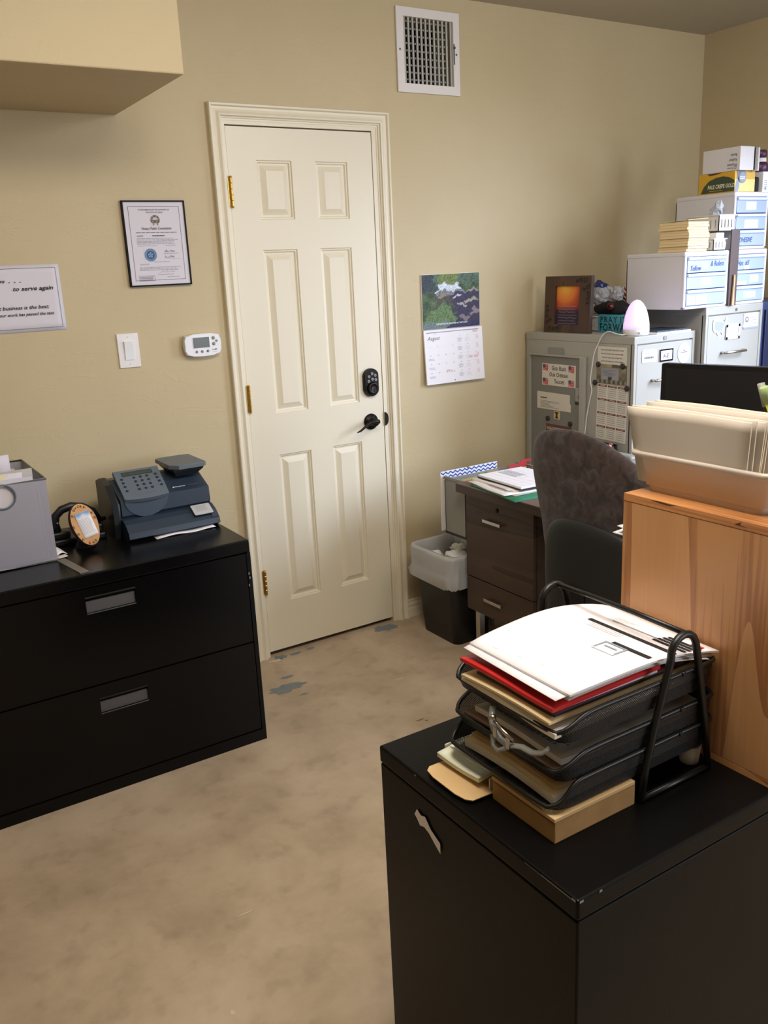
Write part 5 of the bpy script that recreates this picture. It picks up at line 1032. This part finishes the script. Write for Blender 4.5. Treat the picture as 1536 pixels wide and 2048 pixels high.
b = MB(); f = None; b.box(1.955, 2.045, -.690, -.508, zt2+.083, zt2+.175, 'box_white', bev=.001); b.box(2.045, 2.060, -.685, -.512, zt2+.086, zt2+.172, 'black_gap'); b.box(2.060, 2.068, -.700, -.505, zt2+.080, zt2+.172, 'box_white', bev=.001); b.build('box_body', t)
b = MB(); f = F((1.955, -.690, zt2+.175), (0, 1, 0), (0, 0, -1))   # upside down
f = F((1.9545, -.690, zt2+.175), (0, 1, 0), (0, 0, -1))
for k, s_ in enumerate(['Bands', 'Rubber', 'Premium']): b.text(f, .014, .026+k*.019, .016, s_, 'ink_and_shade', .0008, .01, sx=.8)
b.text(f, .032, .079, .008, 'Business', 'ink_and_shade', .0008, .01); b.frame(f, .016, .027, .074, .086, .0015, 'ink_and_shade', .0008); b.build('upside_down_lettering', t, label='upside down grey lettering')
b = MB(); b.box(2.140, 2.225, -.672, -.55, zt2, zt2+.082, 'hot_white', bev=.001); f = wallF(2.14, zt2, -.672); b.lines(f, .01, .03, .01, .05, 5, 'card_grey', .0008, th=.3); b.disc(f, .018, .014, .006, 'card_grey', .0009); tagged(b, 'small_white_box', 'small white box at the right edge carrying the purple bottle', 'box')
b = MB(); b.box(2.098, 2.128, -.665, -.60, zt2, zt2+.062, 'cap_black', bev=.008); tagged(b, 'black_clip_case', 'small black case between the yellow box and the small white box', 'case')
t = thing('purple_bottle', 'purple bottle with a white band on the small white box', 'bottle', (2.200, -.61, zt2+.083)); c = (2.200, -.61, zt2+.083)
b = MB(); b.lathe(c, [(.031, 0), (.034, .003), (.034, .030), (.030, .040), (.022, .045), (.022, .05)], 'purple', 28); b.build('bottle_body', t)
b = MB(); b.lathe(c, [(.0235, .040), (.0245, .045), (.0245, .058), (.021, .060)], 'label_white', 28); b.build('white_band', t, label='white band')
b = MB(); b.lathe(c, [(.020, .058), (.022, .062), (.026, .068), (.026, .086), (.022, .092), (0, .094)], 'purple', 28); b.build('bottle_cap', t)

# ------------------------------------------------------------------ near black cabinet
t = thing('black_cabinet', 'large black metal cabinet in the right foreground carrying the letter trays', 'cabinet', (-.27, -2.157, 0))
BX0, BX1, BY0, BY1, BZ = -.630, .10, -2.406, -1.907, .710
b = MB(); b.box(BX0+.001, BX1, BY0+.001, BY1-.001, 0, .6755, 'black_cabinet_paint', bev=.003); b.build('cabinet_body', t)
b = MB(); b.box(BX0, BX1, BY0, BY1, .677, BZ, 'black_cabinet_paint', bev=.004, seg=3); g = F((BX0, BY0, BZ), (0, 1, 0), (1, 0, 0))
f = F((BX0-.0002, 0, BZ-.0035), (0, -1, 0), (0, 0, 1))
for a, c, h in [(2.335, 2.395, .0016), (2.395, 2.402, .004), (2.02, 2.026, .002), (2.30, 2.335, .0008)]: b.rect(f, a, c, 0, h, 'black_enamel_worn', .0003)
f = F((0, BY0-.0002, BZ-.004), (1, 0, 0), (0, 0, 1)); b.rect(f, BX0+.003, BX0+.010, 0, .004, 'black_enamel_worn', .0003); b.rect(f, BX0+.04, BX0+.045, 0, .004, 'black_enamel_worn', .0003)
b.build('cabinet_top', t, label='black top panel with a worn front edge')
b = MB(); f = sideF(BX0-.0005, -2.016, .60); b.poly(f, [(.002, .030), (.010, .044), (.022, .038), (.034, .042), (.050, .026), (.076, .014), (.076, -.006), (.060, .004), (.044, .016), (.030, .020), (.018, .016), (.008, .026)], 'paper', .0012); b.build('torn_label', t, label='torn white paper label')

# ------------------------------------------------------------------ oak cubby
t = thing('oak_cubby', 'red oak veneer cubby cabinet standing on the black cabinet, carrying the plastic tub', 'cubby', (-.055, -2.24, BZ))
OX0, OX1, OY0, OY1, OZ = -.200, .09, -2.400, -2.076, 1.137
b = MB(); b.box(OX0, OX0+.016, OY0, OY1, BZ+.013, OZ-.0145, 'red_oak'); b.build('side_panel', t); b = MB(); b.box(OX1-.016, OX1, OY0, OY1, BZ+.013, OZ-.0145, 'red_oak'); b.build('side_panel', t)
b = MB(); b.box(OX0, OX1, OY0, OY1, OZ-.014, OZ, 'red_oak_edge'); f = sideF(OX0-.0003, OY1, OZ-.014)
b.poly(f, [(.06, .012), (.075, .0135), (.10, .0125), (.115, .0135), (.10, .0100), (.08, .0105)], 'burnt', 0); b.poly(f, [(.225, .006), (.238, .012), (.235, .007), (.25, .004)], 'burnt', 0); b.rect(f, .0, .32, .0, .0008, 'burnt', 0); b.build('top_panel', t)
b = MB(); b.box(OX0, OX1, OY0, OY1, BZ, BZ+.012, 'red_oak_edge'); b.build('bottom_panel', t); b = MB(); b.box(OX0+.016, OX1-.016, OY0, OY0+.008, BZ+.012, OZ-.014, 'red_oak'); b.build('back_panel', t)
for z in (.86, 1.028): b = MB(); b.box(OX0+.016, OX1-.016, OY0+.008, OY1-.004, z, z+.010, 'red_oak_edge'); b.build('shelf', t)
for i, (x, y1, z, m_, rot, lb) in enumerate([(-.160, -2.015, 1.0385, 'paper', .10, 'white leaflet, lowest of the leaflets poking out of the oak cubby'), (-.158, -2.035, 1.045, 'sky_blue', -.05, 'blue printed leaflet poking out of the oak cubby'), (-.156, -2.022, 1.052, 'paper', -.12, 'white leaflet, topmost of the leaflets poking out of the oak cubby')]):
    b = MB(); f = F((x, y1, z), (1, rot, 0), (-rot, 1, 0)); b.sheet(f.at(0, -.20), .10, .20, lambda a, c: (0, 0, .004*c*c), m_, 4, 8, .0015); tagged(b, 'leaflet', lb, 'leaflet')
# ------------------------------------------------------------------ tub with envelopes and pens
t = thing('plastic_tub', 'translucent plastic tub full of envelopes on top of the oak cubby', 'tub', (-.105, -2.21, OZ))
b = MB(); L = [(-.158, -.070, -2.318, -2.092, OZ, .014), (-.160, -.068, -2.320, -2.088, OZ+.010, .016), (-.166, -.062, -2.327, -2.078, OZ+.058, .016), (-.168, -.060, -2.330, -2.076, OZ+.060, .016), (-.179, -.050, -2.343, -2.064, OZ+.064, .018), (-.181, -.048, -2.345, -2.062, OZ+.069, .018), (-.179, -.050, -2.343, -2.064, OZ+.073, .018), (-.170, -.058, -2.334, -2.073, OZ+.072, .016), (-.162, -.066, -2.322, -2.084, OZ+.012, .014)]
b.loft([rrpts(a, c, d, e, z, r_, 5) for a, c, d, e, z, r_ in L], 'tub_plastic'); b.build('tub_body', t)
for k in range(9):
    x = -.158+k*.0085; w0, w1 = .214, .250-(.004 if k % 3 == 1 else 0); top = OZ+.148+.0022*math.sin(k*1.9)+(.003 if k > 3 else 0); zb_ = OZ+.016
    yc = -2.185+.003*math.sin(k*2.3) if k else -2.179; lean = -.014 if k < 3 else -.010
    b = MB(); f = F((x, yc, zb_), (0, -1, 0), (0, 0, 1))
    nx, ny = 10, 8; T_ = []; 
    for s_ in (1, 0):
        T_.append([[f.p((a/nx-.5)*lerp(w0, w1, c/ny), (top-zb_)*c/ny, -lean*c/ny-.004*math.sin(math.pi*a/nx)*c/ny+.0022*s_+.003*math.sin(a*.8+k)*(c/ny)) for a in range(nx+1)] for c in range(ny+1)])
    VV = [[[b.bm.verts.new(p) for p in r] for r in q] for q in T_]; i0 = b.mi('envelope'); i1 = b.mi('envelope_edge')
    for q, sg in ((0, 1), (1, -1)):
        for c in range(ny):
            for a in range(nx):
                v_ = [VV[q][c][a], VV[q][c][a+1], VV[q][c+1][a+1], VV[q][c+1][a]]; fc = b.bm.faces.new(v_ if sg > 0 else v_[::-1]); fc.material_index = i0; fc.smooth = True
    for a in range(nx): fc = b.bm.faces.new((VV[0][ny][a], VV[0][ny][a+1], VV[1][ny][a+1], VV[1][ny][a])); fc.material_index = i1
    for a in (0, nx):
        for c in range(ny): fc = b.bm.faces.new((VV[0][c][a], VV[0][c+1][a], VV[1][c+1][a], VV[1][c][a])); fc.material_index = i1
    lb = 'foremost big cream envelope standing in the plastic tub' if k == 0 else 'one of the cream envelopes filed behind the foremost one in the plastic tub'
    tagged(b, 'large_envelope', lb, 'envelope', None if k == 0 else 'cream envelopes standing in the plastic tub')
t = thing('pen_cup', 'dark pen cup behind the envelopes on the oak cubby', 'pen cup', (-.006, -2.275, OZ))
b = MB(); b.lathe((-.006, -2.275, OZ), [(.030, 0), (.034, .004), (.036, .10), (.034, .10), (.032, .008), (0, .008)], 'black_plastic', 24); b.build('cup_body', t)
def pen(a, c, r_, parts, name, lb):
    a = Vector(a); c = Vector(c); d = (c-a)
    t = thing(name, lb, 'pen', a)
    for nm, s0, s1, rr_, m_ in parts: b = MB(); b.tube([a+d*s0, a+d*(s0+s1)/2, a+d*s1], rr_, m_, 10); b.build(nm, t)
pen((-.014, -2.262, OZ+.012), (-.046, -2.226, 1.322), .005, [('pen_barrel', 0, .70, .0045, 'black_plastic'), ('pen_grip', .70, .74, .0050, 'manila_cream'), ('pen_cap', .74, 1, .0050, 'black_plastic'), ('pen_clip', .80, 1.02, .0060, 'box_grey')], 'black_pen', 'black pen with a silver clip in the pen cup')
pen((.006, -2.288, OZ+.012), (-.044, -2.250, 1.322), .006, [('marker_barrel', 0, .93, .0070, 'marker_red')], 'red_marker', 'red marker at the right edge in the pen cup')
pen((.008, -2.266, OZ+.012), (-.060, -2.240, 1.322), .006, [('marker_barrel', 0, .86, .0058, 'marker_yellow'), ('marker_cap', .86, 1, .0068, 'folder_green')], 'lime_highlighter', 'lime highlighter at the right edge in the pen cup')

# ------------------------------------------------------------------ letter tray stack
t = thing('letter_tray_stack', 'black wire mesh three tier letter tray with arched ends in the foreground', 'letter tray', (-.36, -2.16, BZ))
TY0, TY1 = -2.296, -2.036
for yA in (-2.302, -2.014):
    b = MB(); P = [(-.392, yA, BZ+.006), (-.385, yA, .76), (-.368, yA, .83), (-.347, yA, .90), (-.336, yA, .935)]+[(-.307+.029*math.cos(a), yA, .945+.028*math.sin(a)) for a in [math.radians(q) for q in (165, 140, 115, 90, 65, 40, 15)]]+[(-.272, yA, .925), (-.258, yA, .86), (-.243, yA, .79), (-.232, yA, BZ+.006)]
    b.tube(P, .0062, 'black_plastic', 10); b.build('end_arch', t)
b = MB(); b.tube([(-.300, -2.302, .972), (-.300, -2.2, .974), (-.300, -2.1, .974), (-.300, -2.014, .972)], .0045, 'black_plastic', 10); b.build('top_bar', t)
for yA in (-2.302, -2.014):
    b = MB(); b.tube([(-.395, yA, BZ+.006), (-.23, yA, BZ+.006)], .005, 'black_plastic', 8); b.build('foot_rail', t)
for lv, (zf, xf) in enumerate([(.7545, -.572), (.798, -.560), (.860, -.557)]):
    xb = -.212; zl = zf+(.009 if lv == 0 else .019); zs = zf+.043
    def rimpts(e=0):
        y0, y1 = TY0-e, TY1+e; out = []
        out += [(xb, y0+.02, zs), (xb-.006, y0+.006, zs), (xb-.02, y0, zs), (-.30, y0, zs), (-.42, y0, zs), (xf+.075, y0, zs), (xf+.045, y0, zs-.003), (xf+.020, y0+.002, zl+.010), (xf+.006, y0+.010, zl+.002), (xf, y0+.028, zl), (xf, (y0+y1)/2, zl-.001), (xf, y1-.028, zl), (xf+.006, y1-.010, zl+.002), (xf+.020, y1-.002, zl+.010), (xf+.045, y1, zs-.003), (xf+.075, y1, zs), (-.42, y1, zs), (-.30, y1, zs), (xb-.02, y1, zs), (xb-.006, y1-.006, zs), (xb, y1-.02, zs)]
        return [Vector(p) for p in out]
    rim = rimpts(); rim = spline(rim+[rim[0]], 3)[:-1]; b = MB(); b.tube(rim, .0036, 'black_plastic', 8, True); tr_rim = b
    cy = (TY0+TY1)/2; floor_ = [Vector((lerp((xf+xb)/2, p.x, .955), lerp(cy, p.y, .975), zf)) for p in rim]
    b2 = MB(); n = len(rim); V0 = [b2.bm.verts.new(p) for p in rim]; V1 = [b2.bm.verts.new(p) for p in floor_]; i0 = b2.mi('black_wire_mesh')
    for i in range(n): fc = b2.bm.faces.new((V0[i], V0[(i+1) % n], V1[(i+1) % n], V1[i])); fc.material_index = i0
    fc = b2.bm.faces.new(V1); fc.material_index = i0
    tray = b2.build('tray', t, label='black mesh tray'); tr_rim.build('tray_rim', tray)
    b = MB(); b.tube([(-.30, TY0, zs), (-.30, TY0-.006, zs)], .004, 'black_plastic', 6); b.build('tray_hook', tray); b = MB(); b.tube([(-.30, TY1, zs), (-.30, TY1+.02, zs)], .004, 'black_plastic', 6); b.build('tray_hook', tray)
# papers: frame with u = -y (left to right), v = +x (away)
def pile(name, lb, cat, x0, x1, yl, yr, z, th, fn, m_, mb_=None, draw=None, group=None, rot=0):
    b = MB(); f = paperF(x0, yl, z).rot(rot); b.sheet(f, yl-yr, x1-x0, fn, m_, 14, 14, th, mb_)
    if draw: draw(b, f)
    return tagged(b, name, lb, cat, group)
flat = lambda a, c: (0, 0, 0)
# bottom tray
pile('paper_pile', 'thick beige paper pile in the lowest letter tray', 'paper pile', -.555, -.232, -2.065, -2.280, .7715, .014, lambda a, c: (0, 0, .006*math.sin(a*3)*(1-c)+.004*c), 'manila_cream', 'paper_warm')
pile('paper_sheet', 'tan cover sheet on the beige pile in the lowest letter tray', 'paper', -.545, -.24, -2.070, -2.275, .7805, .0015, lambda a, c: (0, 0, .006*math.sin(a*3)*(1-c)+.004*c), 'cardboard_light')
# middle tray
pile('folder', 'brown folder in the middle letter tray', 'folder', -.552, -.23, -2.060, -2.282, .818, .004, lambda a, c: (0, 0, .003*math.sin(a*5)), 'sheet_brown')
pile('paper_pile', 'grey printed papers in the middle letter tray', 'paper pile', -.540, -.235, -2.075, -2.278, .832, .010, lambda a, c: (.004*math.sin(c*9), 0, .003*math.sin(a*4)), 'paper_grey', 'paper', lambda b, f: b.lines(f, .02, .19, .01, .06, 4, 'ink_and_shade', .004, th=.4))
# strap and metal clasp in front of the middle tray
t = thing('clear_strap_clip', 'clear plastic strap with a metal clasp hanging from the middle letter tray', 'clip', (-.56, -2.19, .81))
b = MB(); b.tube([(-.556, -2.142, .864), (-.566, -2.150, .850), (-.572, -2.163, .838), (-.573, -2.178, .829), (-.572, -2.198, .826), (-.574, -2.21, .832), (-.570, -2.225, .836), (-.566, -2.245, .834), (-.562, -2.262, .840), (-.558, -2.270, .850)], .0055, 'rubber_clear', 8, flat=.5); b.tube([(-.572, -2.160, .828), (-.578, -2.168, .815), (-.580, -2.182, .812), (-.576, -2.196, .822)], .004, 'rubber_clear', 8); b.build('strap', t, label='clear plastic strap')
b = MB(); b.tube([(-.575, -2.164, .858), (-.577, -2.190, .850), (-.575, -2.212, .843)], .0028, 'chrome', 8); b.build('clasp_bar', t, label='chrome bar'); b = MB(); b.lathe((-.575, -2.164, .853), [(0, 0), (.005, .002), (.006, .007), (.004, .011), (0, .012)], 'chrome', 12); b.build('clasp_knob', t, label='chrome knob')
for y in (-2.174, -2.204): b = MB(); b.box(-.580, -.5785, y-.004, y+.004, .832-(-2.174-y)*.2, .850-(-2.174-y)*.2, 'chrome'); b.build('clasp_prong', t, label='chrome prong')
def topfn(a, c): return (.003*math.sin(c*7), 0, .024*math.sin(math.pi*max(0, min(1, c)))**.8*(1-.45*a)+.006*(1-c)-.012*c-.006*a*c)
# top tray
bul = lambda a, c, h=.020, s=.6: (0, 0, h*math.sin(math.pi*min(1, c*1.02))**s*(1-.35*a)-.006*a)
pile('paper_pile', 'white sheets lowest in the top letter tray', 'paper pile', -.560, -.225, -2.066, -2.286, .8845, .008, lambda a, c: (0, 0, .004*math.sin(a*5)*(1-c)), 'paper', 'paper_warm')
pile('manila_folder', 'cream manila folder sticking out of the top letter tray under the red folder', 'folder', -.562, -.24, -2.068, -2.276, .8925, .0035, lambda a, c: (0, 0, .005*(1-c)*math.sin(a*2.6)+.003*c), 'manila_cream', 'manila_cream')
pile('dark_booklet', 'dark printed booklet between the manila folder and the red folder', 'booklet', -.548, -.25, -2.092, -2.272, .9025, .004, lambda a, c: (0, 0, .0015*math.sin(a*6)), 'maroon', 'ink', lambda b, f: b.lines(f, .01, .17, .003, .02, 2, 'paper_grey', .004, th=.4))
pile('paper_pile', 'lilac white sheets under the red folder with a corner out at the left', 'paper pile', -.548, -.330, -2.052, -2.272, .9095, .003, lambda a, c: (0, 0, .001*c), 'paper_lilac', 'paper_lilac', rot=-.02)
def redfn(a, c): return (0, 0, .0015*math.sin(a*5.5)*(1-c)+.001*c)
pile('red_folder', 'bright red folder under the white printouts in the top letter tray', 'folder', -.557, -.330, -2.060, -2.278, .9175, .006, redfn, 'red_folder', 'red_folder')
pile('paper_pile', 'white pages just under the top printouts in the top letter tray', 'paper pile', -.536, -.213, -2.064, -2.288, .9243, .003, topfn, 'paper', 'paper_grey')
def page1(b, f):
    def strip(u0, u1, v0, v1, m_, w=.0010, n=8):   # follows the curved sheet
        Wd, Ht = .232, .332
        for k in range(n):
            a0, a1 = lerp(u0, u1, k/n), lerp(u0, u1, (k+1)/n)
            pts = []
            for (a, c) in ((a0, v0), (a1, v0), (a1, v1), (a0, v1)):
                c = c+.085*(a-.3); d = topfn(a, c); pts.append(f.p(a*Wd+d[0], c*Ht, d[2]+w))
            b.face(pts, m_)
    strip(.28, .99, .620, .650, 'ink'); strip(.66, .96, .470, .500, 'ink'); strip(.36, .74, .735, .742, 'ink')
    for k in range(4): strip(.73, .985, .700+.036*k, .722+.036*k, 'ink')
    strip(.88, .96, .835, .870, 'ink_red')
    for k in range(5): strip(.32, .32+.18-.02*k, .81-.020*k, .814-.020*k, 'ink_light')
    for k in range(3): strip(.34, .62, .600-.02*k, .604-.02*k, 'ink_light')
    strip(.62, .80, .36, .372, 'paper_lilac'); strip(.62, .80, .46, .472, 'card_grey'); strip(.62, .635, .36, .472, 'card_grey'); strip(.785, .80, .36, .472, 'card_grey'); strip(.66, .76, .42, .432, 'card_grey')
    for k in range(4): strip(.18+.2*k, .24+.2*k, .05+.006*k, .052+.006*k, 'ink_light')
def fan(dx, ht): return lambda a, c: (.003*math.sin(c*7)+dx*a, 0, ht*topfn(a, c)[2]-.0007*a)
for i_, (x0, x1, yl, yr, z, rot, dx, lb) in enumerate([(-.548, -.225, -.0, 0, .9262, -.035, .0, 'loose white sheet turned a little towards the door under the top printouts'), (-.538, -.212, 0, 0, .9277, .030, .0, 'loose white sheet turned a little towards the oak cubby under the top printouts')]):
    b = MB(); f = paperF(x0, -2.060-(.008 if i_ else -.002), z).rot(rot); b.sheet(f, .224, x1-x0, fan(dx, 1.0), 'paper', 14, 14, .0008, 'paper_grey'); tagged(b, 'loose_sheet', lb, 'paper')
pile('printout_pile', 'white printouts with black bars, topmost in the top letter tray', 'paper pile', -.537, -.208, -2.060, -2.292, .9325, .003, topfn, 'paper', 'paper', page1)

# ------------------------------------------------------------------ boxes on the black cabinet
t = thing('cardboard_box', 'flat brown cardboard box under the front of the letter trays', 'box', (-.485, -2.228, BZ))
b = MB(); b.box(-.571, -.402, -2.299, -2.156, BZ, BZ+.042, 'cardboard', bev=.0015); f = sideF(-.5715, -2.156, BZ); b.rect(f, .001, .142, .0335, .0345, 'burnt', .0006); b.build('box_body', t)
b = MB(); b.box(-.5722, -.404, -2.2995, -2.1555, BZ+.036, BZ+.0425, 'cardboard_light', bev=.001); b.build('box_lid', t, label='lighter tan lid')
t = thing('open_card_box', 'small open tan card box with its flap folded out beside the brown cardboard box', 'box', (-.545, -2.08, BZ))
b = MB(); b.box(-.565, -.455, -2.140, -2.020, BZ, BZ+.002, 'cardboard_light'); b.box(-.565, -.455, -2.022, -2.020, BZ, BZ+.032, 'paper_warm'); b.box(-.457, -.455, -2.14, -2.02, BZ, BZ+.032, 'paper_warm'); b.box(-.565, -.455, -2.142, -2.140, BZ, BZ+.026, 'paper_warm'); b.build('box_tray', t)
b = MB(); f = paperF(-.618, -2.028, BZ+.006); b.prism(f, [(.0, .055), (.0, .014), (.008, .004), (.03, .0), (.09, .0), (.112, .004), (.122, .012), (.124, .055)], 0, .0015, 'cardboard_light'); b.build('box_flap', t, label='tan folded out flap')
t = thing('note_cards', 'pale greenish note cards lying in the small open card box', 'cards', (-.54, -2.08, BZ+.012))
b = MB(); f = F((-.585, -2.025, BZ+.026), (.06, -1, 0), (1, .06, .06)); b.sheet(f, .105, .075, lambda a, c: (0, 0, -.003*math.sin(math.pi*a)), 'note_green', 8, 6, .008); b.build('card_pile', t)
b = MB(); f2 = f.at(.004, .026, .002); b.sheet(f2, .100, .070, lambda a, c: (0, 0, -.003*math.sin(math.pi*a)), 'label_white', 8, 6, .004)
b.picture(f2.at(0, 0, .0004), .0, .100, .0, .070, 16, 12, lambda u, v: mixc((.90, .92, .88), (.30, .28, .28), (1.0-abs(math.hypot((u-.55)*1.2, v-.7)-.38)*6)) if not (u > .78 and v < .42) else (.10, .38, .22), .0012); b.build('picture_card', t, label='card with a grey and green print')
t = thing('small_cup', 'small white plastic cup under the letter trays against the oak cubby', 'cup', (-.235, -2.268, BZ))
b = MB(); b.lathe((-.235, -2.268, BZ), [(.014, 0), (.0155, .002), (.0185, .034), (.0175, .034), (.0145, .004), (0, .004)], 'white_plastic', 24); b.build('cup_wall', t)
